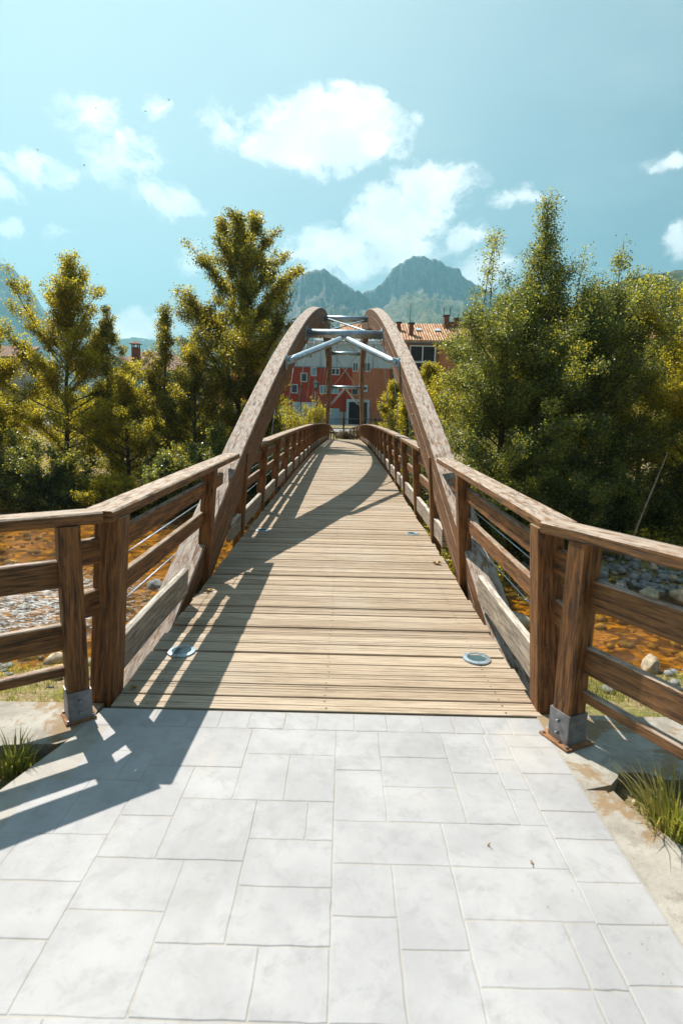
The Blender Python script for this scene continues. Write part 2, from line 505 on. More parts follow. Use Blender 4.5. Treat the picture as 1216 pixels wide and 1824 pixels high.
def mountain_mat(name, grass1, grass2, rock):
    m, t = material(name)
    oc = t.new('ShaderNodeTexCoord').outputs['Object']
    geo = t.new('ShaderNodeNewGeometry')
    s = t.new('ShaderNodeSeparateXYZ')
    t.put(s.inputs[0], geo.outputs['Normal'])
    a = t.noise(oc, 0.006, 8, 0.65)
    b = t.noise(oc, 0.03, 8, 0.7)
    v = t.noise(t.vmath('MULTIPLY', oc, (1.0, 0.6, 0.5)), 0.035, 9, 0.75)
    g = t.mix(t.smooth(a, 0.4, 0.62), grass1, grass2)
    g = t.mix(t.math('MULTIPLY', t.smooth(b, 0.50, 0.60), 0.8), g, (0.025, 0.045, 0.018))
    r = t.mix(t.smooth(v, 0.40, 0.60), tuple(x * 0.32 for x in rock), rock)
    steep = t.math('ADD', s.outputs[2], t.math('MULTIPLY', t.math('SUBTRACT', b, 0.5), 0.7))
    rk = t.new('ShaderNodeAttribute', attribute_name='tone').outputs['Fac']
    rk = t.smooth(t.math('ADD', rk, t.math('MULTIPLY', t.math('SUBTRACT', b, 0.5), 0.8)), 0.40, 0.60)
    c = t.mix(rk, g, r)
    t.put(t.bsdf.inputs['Base Color'], c)
    t.bsdf.inputs['Roughness'].default_value = 0.95
    t.bsdf.inputs['Specular IOR Level'].default_value = 0.1
    t.put(t.bsdf.inputs['Normal'], bump(t, t.math('ADD', b, t.math('MULTIPLY', v, 1.6)), 1.0, 22.0))
    return m


M['mountain'] = mountain_mat('limestone_mountain', (0.13, 0.15, 0.05), (0.33, 0.28, 0.15), (0.36, 0.345, 0.32))
M['mountain_green'] = mountain_mat('green_mountain', (0.12, 0.15, 0.03), (0.20, 0.15, 0.09), (0.22, 0.19, 0.16))


# ------------------------------------------------------------------ mesh helpers
def tag(o, label=None, cat=None, group=None, kind=None):
    if label:
        o['label'] = label
    if cat:
        o['category'] = cat
    if group:
        o['group'] = group
    if kind:
        o['kind'] = kind
    return o


def empty(name, loc, label, cat, group=None, rz=0.0):
    o = bpy.data.objects.new(name, None)
    COL.objects.link(o)
    o.location = loc
    o.rotation_euler = (0, 0, rz)
    o.empty_display_size = 0.2
    return tag(o, label, cat, group)


class MB:
    def __init__(self):
        self.v, self.f, self.uv, self.sm, self.tone = [], [], [], [], []

    def face(self, idx, uvs=None, smooth=False, tone=0.0):
        self.f.append(tuple(idx))
        self.uv.extend(uvs if uvs else [(self.v[i][0], self.v[i][1]) for i in idx])
        self.sm.append(smooth)
        self.tone.append(tone)

    def sweep(self, pts, frames, sec, smooth=False, caps=True, seed=None, tone=0.0):
        """sweep a closed section [(a,b)] along pts with (A,B) frames; uv in metres"""
        ou = (rnd.random() * 50) if seed is None else seed
        ov = ou * 3.7 + 1.3
        A0, B0 = frames[0] if isinstance(frames, list) else frames
        if Vector(A0).cross(Vector(B0)).dot(Vector(pts[1]) - Vector(pts[0])) < 0:
            sec = sec[::-1]
        n = len(sec)
        b0 = len(self.v)
        per = [0.0]
        for i in range(n):
            a, b = sec[i], sec[(i + 1) % n]
            per.append(per[-1] + math.hypot(b[0] - a[0], b[1] - a[1]))
        L = 0.0
        ls = []
        for k, p in enumerate(pts):
            p = Vector(p)
            if k:
                L += (p - Vector(pts[k - 1])).length
            ls.append(L)
            A, B = frames[k] if isinstance(frames, list) else frames
            for (a, b) in sec:
                self.v.append(tuple(p + Vector(A) * a + Vector(B) * b))
        for k in range(len(pts) - 1):
            for i in range(n):
                j = (i + 1) % n
                q = (b0 + k * n + i, b0 + k * n + j, b0 + (k + 1) * n + j, b0 + (k + 1) * n + i)
                u0, u1 = ls[k] + ou, ls[k + 1] + ou
                self.face(q, [(u0, per[i] + ov), (u0, per[i + 1] + ov), (u1, per[i + 1] + ov), (u1, per[i] + ov)], smooth, tone)
        if caps:
            for k, rev in ((0, True), (len(pts) - 1, False)):
                idx = [b0 + k * n + i for i in range(n)]
                uvs = [(ou + s[0] * 0.4, ov + s[1]) for s in sec]
                if rev:
                    idx, uvs = idx[::-1], uvs[::-1]
                self.face(idx, uvs, False, tone)
        return self

    def beam(self, p0, p1, wd, ht, up=(0, 0, 1), ch=0.006, segs=1, tone=0.0):
        p0, p1 = Vector(p0), Vector(p1)
        d = (p1 - p0).normalized()
        A = d.cross(Vector(up)).normalized()
        B = A.cross(d).normalized()
        pts = [p0.lerp(p1, i / segs) for i in range(segs + 1)]
        return self.sweep(pts, (A, B), rect_sec(wd, ht, ch), tone=tone)

    def box(self, x0, x1, y0, y1, z0, z1, ch=0.0, tone=0.0):
        c = Vector(((x0 + x1) / 2, y0, (z0 + z1) / 2))
        return self.sweep([c, (c.x, y1, c.z)], (Vector((1, 0, 0)), Vector((0, 0, 1))),
                          rect_sec(x1 - x0, z1 - z0, ch) if ch else rect_sec(x1 - x0, z1 - z0, 0), tone=tone)

    def tube(self, pts, radii, n=8, caps=True, smooth=True):
        pts = [Vector(p) for p in pts]
        if not hasattr(radii, '__len__'):
            radii = [radii] * len(pts)
        b0 = len(self.v)
        T0 = (pts[1] - pts[0]).normalized()
        A = T0.cross(Vector((0.3, 0.1, 1) if abs(T0.z) < 0.9 else (1, 0.2, 0))).normalized()
        L = 0
        ls = []
        for k, p in enumerate(pts):
            T = (pts[min(k + 1, len(pts) - 1)] - pts[max(k - 1, 0)]).normalized()
            A = (A - T * A.dot(T)).normalized()
            B = T.cross(A)
            if k:
                L += (p - pts[k - 1]).length
            ls.append(L)
            for i in range(n):
                t = 2 * math.pi * i / n
                self.v.append(tuple(p + (A * math.cos(t) + B * math.sin(t)) * radii[k]))
        for k in range(len(pts) - 1):
            for i in range(n):
                j = (i + 1) % n
                self.face((b0 + k * n + i, b0 + k * n + j, b0 + (k + 1) * n + j, b0 + (k + 1) * n + i),
                          [(ls[k], i / n), (ls[k], (i + 1) / n), (ls[k + 1], (i + 1) / n), (ls[k + 1], i / n)], smooth)
        if caps:
            self.face([b0 + i for i in range(n)][::-1])
            self.face([b0 + (len(pts) - 1) * n + i for i in range(n)])
        return self

    def poly(self, pts, tone=0.0):
        b = len(self.v)
        self.v.extend([tuple(p) for p in pts])
        self.face(range(b, b + len(pts)), tone=tone)
        return self

    def build(self, name, mat, parent=None, origin=None, label=None):
        org = Vector(origin) if origin is not None else (Vector(parent['_o']) if parent is not None and '_o' in parent else (
            parent_world(parent) if parent is not None else Vector((0, 0, 0))))
        me = bpy.data.meshes.new(name)
        me.from_pydata([(a - org.x, b - org.y, c - org.z) for a, b, c in self.v], [], self.f)
        uvl = me.uv_layers.new(name='UVMap')
        uvl.data.foreach_set('uv', [x for p in self.uv for x in p])
        me.polygons.foreach_set('use_smooth', self.sm)
        if any(self.tone):
            at = me.attributes.new('tone', 'FLOAT', 'FACE')
            at.data.foreach_set('value', self.tone)
        me.materials.append(M[mat] if isinstance(mat, str) else mat)
        me.update()
        o = bpy.data.objects.new(name, me)
        COL.objects.link(o)
        if parent is not None:
            o.parent = parent
            pw = parent_world(parent)
            o.location = org - pw
        else:
            o.location = org
        if label:
            o['label'] = label
        return o


def parent_world(o):
    p = Vector((0, 0, 0))
    while o is not None:
        p = p + o.location
        o = o.parent
    return p


def rect_sec(wd, ht, c=0.006):
    a, b = wd / 2, ht / 2
    if c <= 0:
        return [(-a, -b), (a, -b), (a, b), (-a, b)]
    return [(-a + c, -b), (a - c, -b), (a, -b + c), (a, b - c), (a - c, b), (-a + c, b), (-a, b - c), (-a, -b + c)]


def copy_tree(o, parent=None):
    c = o.copy()
    COL.objects.link(c)
    c.parent = parent
    for ch in o.children:
        copy_tree(ch, c)
    return c


def fast_mesh(name, verts, nper, mat, tone=None, parent=None, loc=(0, 0, 0), smooth=False):
    """many separate n-gons, verts (N*nper,3)"""
    n = len(verts) // nper
    me = bpy.data.meshes.new(name)
    me.vertices.add(len(verts))
    me.vertices.foreach_set('co', np.asarray(verts, dtype=np.float32).ravel())
    me.loops.add(n * nper)
    me.loops.foreach_set('vertex_index', np.arange(n * nper, dtype=np.int32))
    me.polygons.add(n)
    me.polygons.foreach_set('loop_start', np.arange(0, n * nper, nper, dtype=np.int32))
    try:
        me.polygons.foreach_set('loop_total', np.full(n, nper, dtype=np.int32))
    except Exception:
        pass
    if tone is not None:
        at = me.attributes.new('tone', 'FLOAT', 'FACE')
        at.data.foreach_set('value', np.asarray(tone, dtype=np.float32))
    me.materials.append(M[mat])
    me.update(calc_edges=True)
    o = bpy.data.objects.new(name, me)
    COL.objects.link(o)
    o.parent = parent
    o.location = loc
    return o


def vnoise(x, y, seed, oct=5, rough=0.5):
    """value noise with octaves on numpy arrays"""
    r = np.random.RandomState(seed)
    out = np.zeros_like(x, dtype=float)
    amp, tot = 1.0, 0.0
    for o in range(oct):
        g = r.rand(256, 256)
        xi = np.floor(x).astype(int)
        yi = np.floor(y).astype(int)
        fx, fy = x - xi, y - yi
        fx = fx * fx * (3 - 2 * fx)
        fy = fy * fy * (3 - 2 * fy)
        a = g[xi % 256, yi % 256] * (1 - fx) + g[(xi + 1) % 256, yi % 256] * fx
        b = g[xi % 256, (yi + 1) % 256] * (1 - fx) + g[(xi + 1) % 256, (yi + 1) % 256] * fx
        out += amp * (a * (1 - fy) + b * fy)
        tot += amp
        amp *= rough
        x, y = x * 2.03 + 17.1, y * 2.03 + 5.7
    return out / tot


def sstep(v, a, b):
    t = np.clip((v - a) / (b - a), 0, 1)
    return t * t * (3 - 2 * t)


# ------------------------------------------------------------------ terrain
WATER_Z = -2.45


def ground_z(x, y):
    x = np.asarray(x, dtype=float)
    y = np.asarray(y, dtype=float)
    edge = 21.9 - 8.7 * sstep(x, -3.0, 4.5) + 0.9 * np.sin(x * 0.45)
    n = vnoise(x * 0.7 + 300, y * 0.7 + 300, 3, 4)
    z = np.full_like(x, -0.07)
    near = -1.15 - 1.25 * sstep(y, 2.9, 8.6) - 0.32 * sstep(y, 8.0, 9.6)
    z = np.where(y > 2.86, near + (n - 0.5) * 0.35 * sstep(y, 2.9, 4.5), z)
    side = np.where(y > 2.86, 0, -0.012 * np.clip(np.abs(x) - 1.3, 0, 3) + (n - 0.5) * 0.05)
    z = z + side
    rise = 0.75 * sstep(y - edge, -0.6, 3.0) + 2.0 * sstep(y, edge + 2, 43.5)
    z = z + np.where(y > 10, rise, 0)
    flat = sstep(y, 40.0, 44.0)
    z = z * (1 - flat) + (-0.06 + 0.92 * sstep(y, 45.0, 64.0)) * flat
    return z


def build_ground():
    ys = np.concatenate([np.array([-40, -15, -6.0]), np.arange(-3, 2.8, 0.16), np.array([2.8, 2.86, 2.865]), np.arange(3.0, 30, 0.22),
                         np.arange(30.2, 72, 0.8), np.array([75, 90, 120, 180, 300, 500, 800, 1200, 2000, 3200, 4300])])
    xs = np.concatenate([-np.array([4200, 2500, 1400, 800, 400, 220, 130, 90, 65, 48.0]), np.arange(-38, -12, 1.0), np.arange(-12, 14, 0.22),
                         np.arange(14, 38, 1.0), np.array([48, 65, 90, 130, 220, 400, 800, 1400, 2500, 4200.0])])
    X, Y = np.meshgrid(xs, ys)
    Z = ground_z(X, Y)
    nx, ny = len(xs), len(ys)
    vs = np.stack([X.ravel(), Y.ravel(), Z.ravel()], 1)
    fs = []
    for j in range(ny - 1):
        for i in range(nx - 1):
            a = j * nx + i
            fs.append((a, a + 1, a + nx + 1, a + nx))
    me = bpy.data.meshes.new('ground')
    me.from_pydata(vs.tolist(), [], fs)
    me.polygons.foreach_set('use_smooth', [True] * len(fs))
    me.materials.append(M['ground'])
    o = bpy.data.objects.new('ground', me)
    COL.objects.link(o)
    tag(o, kind='structure')


build_ground()


def build_water():
    xs = np.arange(-30, 30.1, 0.16)
    ys = np.arange(6.0, 27.0, 0.16)
    X, Y = np.meshgrid(xs, ys)
    amp = 0.035 + 0.12 * np.exp(-(((X + 8) / 4.0) ** 2 + ((Y - 11.2) / 2.6) ** 2))
    Z = WATER_Z + (vnoise(X * 1.5 + 90, Y * 2.6 + 60, 11, 4, 0.55) - 0.5) * amp * 2
    nx, ny = len(xs), len(ys)
    vs = np.stack([X.ravel(), Y.ravel(), Z.ravel()], 1)
    a = (np.arange(ny - 1)[:, None] * nx + np.arange(nx - 1)[None, :]).ravel()
    fs = np.stack([a, a + 1, a + nx + 1, a + nx], 1)
    me = bpy.data.meshes.new('river_water')
    me.from_pydata(vs.tolist(), [], fs.tolist())
    me.polygons.foreach_set('use_smooth', [True] * len(fs))
    me.materials.append(M['water'])
    o = bpy.data.objects.new('river_water', me)
    COL.objects.link(o)
    tag(o, kind='structure')


build_water()


# paving: stamped slabs on a sandy bed
def build_paving():
    bed = MB()
    bed.poly([(-1.5, -4, -0.0019), (1.17, -4, -0.0019), (1.17, 2.79, -0.0019), (-1.22, 2.79, -0.0019), (-1.26, 2.5, -0.0019), (-1.37, 2.1, -0.0019), (-1.5, 1.6, -0.0019)])
    bed.build('path', 'joint').__setitem__('kind', 'structure')
    r = random.Random(4)
    mb = MB()

    def tile(x0, x1, y0, y1):
        g = r.choice((0.0009, 0.0013, 0.0018))
        z = r.uniform(-0.0006, 0.0006)
        t = r.random()
        x0 += g; x1 -= g; y0 += g; y1 -= g
        c = 0.0035

        def ring(ins, zz, nseg):
            pts = []
            cs = [(x0 + ins, y0 + ins), (x1 - ins, y0 + ins), (x1 - ins, y1 - ins), (x0 + ins, y1 - ins)]
            for k in range(4):
                a, b = cs[k], cs[(k + 1) % 4]
                for s in range(nseg):
                    f = s / nseg
                    px, py = a[0] + (b[0] - a[0]) * f, a[1] + (b[1] - a[1]) * f
                    j = jit[k * nseg + s]
                    pts.append((px + j[0], py + j[1], zz))
            return pts
        ns = 5
        jit = [(r.uniform(-.0022, .0022), r.uniform(-.0022, .0022)) for _ in range(4 * ns)]
        a = ring(0, -0.0022, ns)
        b = ring(c, z, ns)
        bi = len(mb.v)
        mb.v.extend(a + b)
        n = 4 * ns
        for i in range(n):
            j = (i + 1) % n
            mb.face((bi + i, bi + j, bi + n + j, bi + n + i), smooth=False, tone=t)
        mb.face(range(bi + n, bi + 2 * n), tone=t)

    # header row by the deck
    x = -1.22
    while x < 1.13:
        wd = r.uniform(0.13, 0.20)
        x2 = min(x + wd, 1.165)
        if 1.165 - x2 < 0.08:
            x2 = 1.165
        tile(x, x2, 2.62, 2.785)
        x = x2
    # side band
    y = -3.9
    while y < 2.6:
        y2 = min(y + r.uniform(0.13, 0.26), 2.62)
        if 2.62 - y2 < 0.08:
            y2 = 2.62
        tile(0.93, 1.165, y, y2)
        y = y2
    # ashlar field
    c = 0.108
    nx, ny = 22, 60
    ox, oy = 0.93 - nx * c, 2.62 - ny * c
    used = [[False] * ny for _ in range(nx)]
    for j in range(ny - 1, -1, -1):
        for i in range(nx):
            if used[i][j]:
                continue
            opts = [(2, 2), (3, 2), (2, 3), (3, 3), (4, 2), (4, 3), (3, 2), (2, 3), (3, 2)]
            r.shuffle(opts)
            opts += [(2, 1), (1, 2), (1, 1)]
            for (a, b) in opts:
                ok = i + a <= nx and j - b + 1 >= 0 and all(not used[i + p][j - q] for p in range(a) for q in range(b))
                if ok:
                    break
            for p in range(a):
                for q in range(b):
                    used[i + p][j - q] = True
            if ox + i * c < -1.25 - 0.35 * (2.5 - oy - (j + 1) * c) and oy + (j + 1) * c > 1.9:
                if a < 2 or ox + (i + a) * c < -1.0:
                    continue
                tile(ox + (i + 1) * c, ox + (i + a) * c, oy + (j - b + 1) * c, oy + (j + 1) * c)
                continue
            tile(ox + i * c, ox + (i + a) * c, oy + (j - b + 1) * c, oy + (j + 1) * c)
    o = mb.build('paving', 'slab')
    tag(o, kind='structure')


build_paving()


def rough_slab(name, outline, z, thick, seed):
    """concrete cast with a ragged edge: outline polygon refined and jittered"""
    r = random.Random(seed)
    pts = []
    n = len(outline)
    for k in range(n):
        (ax, ay, j0), (bx, by, _) = outline[k], outline[(k + 1) % n]
        L = math.hypot(bx - ax, by - ay)
        m = max(1, int(L / 0.07)) if j0 else 1
        for s in range(m):
            f = s / m
            pts.append((ax + (bx - ax) * f + r.uniform(-j0, j0), ay + (by - ay) * f + r.uniform(-j0, j0)))
    mb = MB()
    n = len(pts)
    mb.v.extend([(x, y, z - thick) for x, y in pts] + [(x, y, z) for x, y in pts])
    for i in range(n):
        j = (i + 1) % n
        mb.face((i, j, n + j, n + i))
    mb.face(range(n, 2 * n))
    o = mb.build(name, 'concrete')
    tag(o, kind='structure')
    return o


rough_slab('kerb', [(1.171, -4, 0), (1.26, -4, 0), (1.27, 2.2, 0), (1.171, 2.2, 0)], -0.002, 0.3, 2)
rough_slab('concrete_apron', [(1.3, 0.8, .012), (1.72, 0.9, .02), (1.46, 1.75, .02), (1.31, 2.21, .012), (1.275, 2.2, 0.0), (1.272, 1.0, 0.005)], -0.016, 0.3, 3)
rough_slab('abutment_pad', [(1.171, 2.202, 0), (1.3, 2.225, .02), (1.42, 2.34, .03), (2.2, 2.20, .03), (5.0, 2.2, 0.0), (5.0, 2.84, 0), (1.171, 2.84, 0)], -0.003, 1.4, 5)
rough_slab('abutment_pad', [(-5.0, 2.45, .0), (-1.6, 2.42, .02), (-1.30, 2.44, .015), (-1.241, 2.5, 0), (-1.241, 2.84, 0), (-5.0, 2.84, 0)], -0.003, 1.4, 6)
ab = MB()
ab.box(-1.24, 1.17, 2.795, 2.84, -1.5, -0.06)
tag(ab.build('abutment_wall', 'cast'), kind='structure')
ab = MB()
ab.box(-1.9, 1.9, 43.85, 44.6, -1.6, -0.07)
tag(ab.build('abutment_wall', 'cast'), kind='structure')

# ------------------------------------------------------------------ the footbridge
D0, D1 = 2.80, 43.80
CAM = 0.29
HW = 1.20


def cz(y):
    t = (y - D0) / (D1 - D0)
    return 4 * CAM * t * (1 - t) if 0 < t < 1 else 0.0


bridge = empty('footbridge', (0, D0, 0), 'long timber footbridge with two leaning arches and a boarded deck over the river', 'footbridge')


def build_deck():
    r = random.Random(11)
    mb = MB()
    y = D0 + 0.004
    P = 0.1425
    while y + P < D1:
        wd = P - r.uniform(0.010, 0.019)
        z = cz(y + P / 2) + r.uniform(-0.004, 0.004)
        sl = (cz(y + P) - cz(y)) / P
        j0, j1 = r.uniform(-0.012, 0.012), r.uniform(-0.012, 0.012)
        near = y < 24
        # section in (along y, z): top with four shallow grooves
        sec = [(-wd / 2, -0.04), (wd / 2, -0.04), (wd / 2, -0.003), (wd / 2 - 0.003, 0)]
        if near:
            for k in (1.5, 0.5, -0.5, -1.5):
                c = k * wd / 4.4
                dg = r.choice((0.0005, 0.0010, 0.0018, 0.0028))
                sec += [(c + 0.005, 0.0), (c + 0.003, -dg), (c - 0.003, -dg), (c - 0.005, 0.0)]
        sec += [(-wd / 2 + 0.003, 0), (-wd / 2, -0.003)]
        A = Vector((0, 1, sl)).normalized()
        B = Vector((0, -sl, 1)).normalized()
        t = 0.55 * r.random() ** 1.5
        yc = y + P / 2
        hw = HW
        twist = r.uniform(-0.0012, 0.0012)
        mb.sweep([(hw + j1, yc + twist, z), (-hw + j0, yc - twist, z)], (A, B), sec, tone=t)
        y += P
    return mb.build('deck', 'deck', bridge)


build_deck()
# screw heads down the boards
sc = MB()
y = D0 + 0.004
r_ = random.Random(5)
while y < 14:
    for xx in (-1.0, 0.0, 1.0):
        for dy in (0.03, 0.105):
            X = xx + r_.uniform(-0.008, 0.008)
            Y = y + dy + r_.uniform(-0.004, 0.004)
            sc.poly([(X + 0.005 * math.cos(a), Y + 0.005 * math.sin(a), cz(Y) + 0.0035) for a in [k * math.pi / 3 for k in range(6)]])
    y += 0.1425
tag(sc.build('screw_heads', 'black_metal', bridge), kind='stuff')

# longitudinal beams under the deck
for x in (-1.0, 0.0, 1.0):
    mb = MB()
    pts = [(x, yy, cz(yy) - 0.04 - 0.17) for yy in np.linspace(D0 + 0.02, D1 - 0.02, 24)]
    mb.sweep(pts, (Vector((1, 0, 0)), Vector((0, 0, 1))), rect_sec(0.14, 0.33, 0.006))
    mb.build('deck_beam', 'wood_arch', bridge)

# arches
AC = 23.6
ARX, ARZ, AW, AT = 19.3, 5.50, 0.235, 0.59
LEAN = 0.11
XI = 1.265          # inner face of the arch plane at z = 0


def arch_z(y):
    return ARZ * (1 - ((y - AC) / ARX) ** 2)


def arch_pt(y, sg, off=0.0, lat=0.0):
    """point on the extrados moved 'off' down the normal; lat = distance outwards from the inner face"""
    dz = -2 * ARZ * (y - AC) / ARX ** 2
    n = Vector((0, -dz, 1)).normalized()          # in-plane normal (y, z)
    p = Vector((0, y, arch_z(y))) - n * off
    x = XI - LEAN * p.z + lat
    return Vector((sg * x, p.y, p.z))


for sg in (-1, 1):
    mb = MB()
    ys = np.linspace(AC - 20.6, AC + 20.6, 90)
    pts, fr = [], []
    for yy in ys:
        c = arch_pt(yy, sg, AT / 2, AW / 2)
        a = arch_pt(yy, sg, 0, AW / 2)
        n = (a - c).normalized()
        dz = -2 * ARZ * (yy - AC) / ARX ** 2
        T = Vector((-sg * LEAN * dz, 1, dz)).normalized()
        A = T.cross(n).normalized()
        pts.append(c)
        fr.append((A, n))
    # two laminated layers: a hairline recess between them
    h = AT / 2
    a = AW / 2
    s = [(-a + .012, -h), (a - .012, -h), (a, -h + .012), (a, -0.19), (a - .004, -0.187), (a - .004, -0.183), (a, -0.18),
         (a, 0.08), (a - .004, 0.083), (a - .004, 0.087), (a, 0.09),
         (a, h - .012), (a - .012, h), (-a + .012, h), (-a, h - .012), (-a, 0.09), (-a + .004, 0.087), (-a + .004, 0.083), (-a, 0.08),
         (-a, -0.18), (-a + .004, -0.183), (-a + .004, -0.187), (-a, -0.19), (-a, -h + .012)]
    mb.sweep(pts, fr, s)
    arch = mb.build('arch', 'wood_arch', bridge)
    # bolt heads in pairs down the inner face
    for yy in list(np.arange(8.2, 40, 4.1)):
        for off in (0.16, 0.34, 0.5):
            bm_ = MB()
            p = arch_pt(yy, sg, off, 0.002)
            bm_.tube([p, p + Vector((-sg * 0.016, 0, -0.0018))], 0.016, 8)
            bm_.build('bolt', 'steel_dark', arch)


def bracket(p, sg, tangent, parent):
    """vertical steel plate on the inner face of an arch with two bolts"""
    mb = MB()
    n = Vector((-sg, 0, -LEAN)).normalized()
    up = Vector((-sg * LEAN, 0, 1)).normalized()
    mb.sweep([p + n * 0.002, p + n * 0.016], (Vector((0, 1, 0)), up), rect_sec(0.20, 0.30, 0.01))
    for dz in (-0.11, 0.11):
        for dy in (-0.06, 0.06):
            q = p + up * dz + Vector((0, dy, 0))
            mb.tube([q + n * 0.014, q + n * 0.034], 0.014, 6)
    return mb.build('end_plate', 'steel', parent)


def cross_tube(y, off, rad):
    pl = arch_pt(y, -1, off)
    pr = arch_pt(y, 1, off)
    mb = MB()
    mb.tube([pl + Vector((0.015, 0, 0)), pr - Vector((0.015, 0, 0))], rad, 20)
    t = mb.build('cross_tube', 'steel', bridge)
    bracket(pl, -1, 0, t)
    bracket(pr, 1, 0, t)
    return (pl + pr) / 2


TUBES = {}
for y in (12.9, 18.75, AC * 2 - 18.75, AC * 2 - 12.9):
    TUBES[y] = cross_tube(y, 0.31, 0.095)

# inverted V struts from the middle of the first and last tube to the arches
for (yt, ye) in ((12.9, 9.75), (AC * 2 - 12.9, AC * 2 - 9.75)):
    mid = TUBES[yt]
    for sg in (-1, 1):
        e = arch_pt(ye, sg, 0.10)
        top = mid + Vector((sg * 0.045, (ye - yt) / abs(ye - yt) * 0.03, -0.10))
        end = e + Vector((-sg * 0.09, 0, 0.02))
        mb = MB()
        d = (end - top)
        mb.tube([top, top + d * 0.03, top + d * 0.05, top + d * 0.93, top + d * 0.96, end], [0.035, 0.04, 0.062, 0.062, 0.055, 0.03], 16)
        st = mb.build('strut', 'steel', bridge)
        g = MB()
        n = Vector((-sg, 0, -LEAN)).normalized()
        g.sweep([e + n * 0.002 + Vector((0, 0, -0.02)), e + n * 0.02 + Vector((0, 0, -0.02))], (Vector((0, 1, 0)), Vector((0, 0, 1))), rect_sec(0.16, 0.24, 0.01))
        g.beam(e + n * 0.01 + Vector((0, 0, 0.0)), end + d.normalized() * -0.10, 0.014, 0.13, up=(0, 0, 1), ch=0.002)
        g.tube([end + Vector((0, -0.03, 0)), end + Vector((0, 0.03, 0))], 0.03, 10)
        g.build('end_plate', 'steel', st)

# wind bracing rods in X between tubes
prs = [(12.9, 18.75), (18.75, AC * 2 - 18.75), (AC * 2 - 18.75, AC * 2 - 12.9)]
for (ya, yb) in prs:
    for s in (-1, 1):
        a = arch_pt(ya, s, 0.33, -0.12) + Vector((0, 0.05, 0.02 * s))
        b = arch_pt(yb, -s, 0.33, -0.12) + Vector((0, -0.05, 0.02 * s))
        mb = MB()
        mb.tube([a, b], 0.022, 8)
        mb.build('bracing_rod', 'steel', bridge)
for (ya, yb) in ((AC * 2 - 12.9, AC * 2 - 9.0),):
    for s in (-1, 1):
        a = arch_pt(ya, s, 0.40, -0.10)
        b = arch_pt(yb, -s, 0.33, -0.05)

# hanger rods from the arches to the deck edge
for sg in (-1, 1):
    for y in (9.9, 12.2, 14.8, 17.6, 20.4, 23.6, 26.8, 29.6, 32.4, 35.0, 37.3):
        p = arch_pt(y, sg, AT, AW / 2)
        q = Vector((sg * 1.42, y, cz(y) - 0.12))
        mb = MB()
        mb.tube([p + Vector((0, 0, 0.02)), q], 0.008, 6)
        mb.tube([q.lerp(p, 0.14), q.lerp(p, 0.22)], 0.021, 8)
        mb.tube([q.lerp(p, 0.93), q.lerp(p, 0.99)], 0.024, 8)
        mb.build('hanger_rod', 'steel_dark', bridge)

# railing posts, leaning with the arches
POST_Y = [2.92, 5.10] + [6.86 + 1.72 * k for k in range(22)]
POST_Y = [y for y in POST_Y if y < 43.2] + [43.74]
RAIL_H = 1.10


def post_proto(sg, wd, hgt):
    mb = MB()
    mb.beam((sg * 1.277, 0, -0.22), (sg * 1.176, 0, hgt), wd, wd, up=(0, 1, 0), ch=0.008, segs=3)
    return mb


for sg in (-1, 1):
    protos = [post_proto(sg, 0.14, 1.055), post_proto(sg, 0.118, 1.055)]
    first = None
    for k, y in enumerate(POST_Y):
        ze, zi = arch_z(y), arch_z(y) - 0.72
        if k == 0 or y > 43.5:
            mb = post_proto(sg, 0.14, 1.055)
            o = mb.build('post', 'wood_post', bridge, origin=(0, 0, 0))
            o.location = (0, y - D0, cz(y))
        else:
            if first is None:
                o = post_proto(sg, 0.118, 1.055).build('post', 'wood_post', bridge, origin=(0, 0, 0))
                first = o
            else:
                o = first.copy()
                COL.objects.link(o)
                o.parent = bridge
            o.location = (0, y - D0, cz(y))


def solid_y(z_lo, z_hi):
    """span of y (near side) where the arch band blocks a board lying between the two heights"""
    y0 = AC - ARX * math.sqrt(max(0, 1 - z_lo / ARZ))
    y1 = AC - ARX * math.sqrt(max(0, 1 - (z_hi + 0.72) / ARZ))
    return y0, y1


def rail_run(sg, zc, ht, wd, xoff, name, mat, y_start, y_end, split=True, posts=None):
    """boards between posts, interrupted where the arch crosses"""
    y0, y1 = solid_y(zc - ht / 2, zc + ht / 2)
    far0, far1 = 2 * AC - y1, 2 * AC - y0
    ivs = []
    ps = POST_Y
    for a, b in zip(ps[:-1], ps[1:]):
        segs = [(a, b)]
        for (c, d) in ((y0, y1), (far0, far1)):
            new = []
            for (p, q) in segs:
                if q <= c or p >= d:
                    new.append((p, q))
                else:
                    if p < c:
                        new.append((p, c))
                    if q > d:
                        new.append((d, q))
            segs = new
        ivs += [s for s in segs if s[1] - s[0] > 0.08]
    for (a, b) in ivs:
        mb = MB()
        x = lambda z: sg * (1.255 + xoff - 0.08 * z)
        sag = rnd.uniform(-0.006, 0.006)
        pts = []
        for t in (0, 0.5, 1):
            yy = a + 0.004 + (b - a - 0.008) * t
            z = zc + cz(yy) + (sag if t == 0.5 else 0)
            pts.append((x(zc), yy, z))
        up = Vector((-sg * 0.055, 0, 1)).normalized()
        mb.sweep(pts, (Vector((1, 0, sg * 0.055)).normalized(), up), rect_sec(wd, ht, 0.006))
        mb.build(name, mat, bridge)


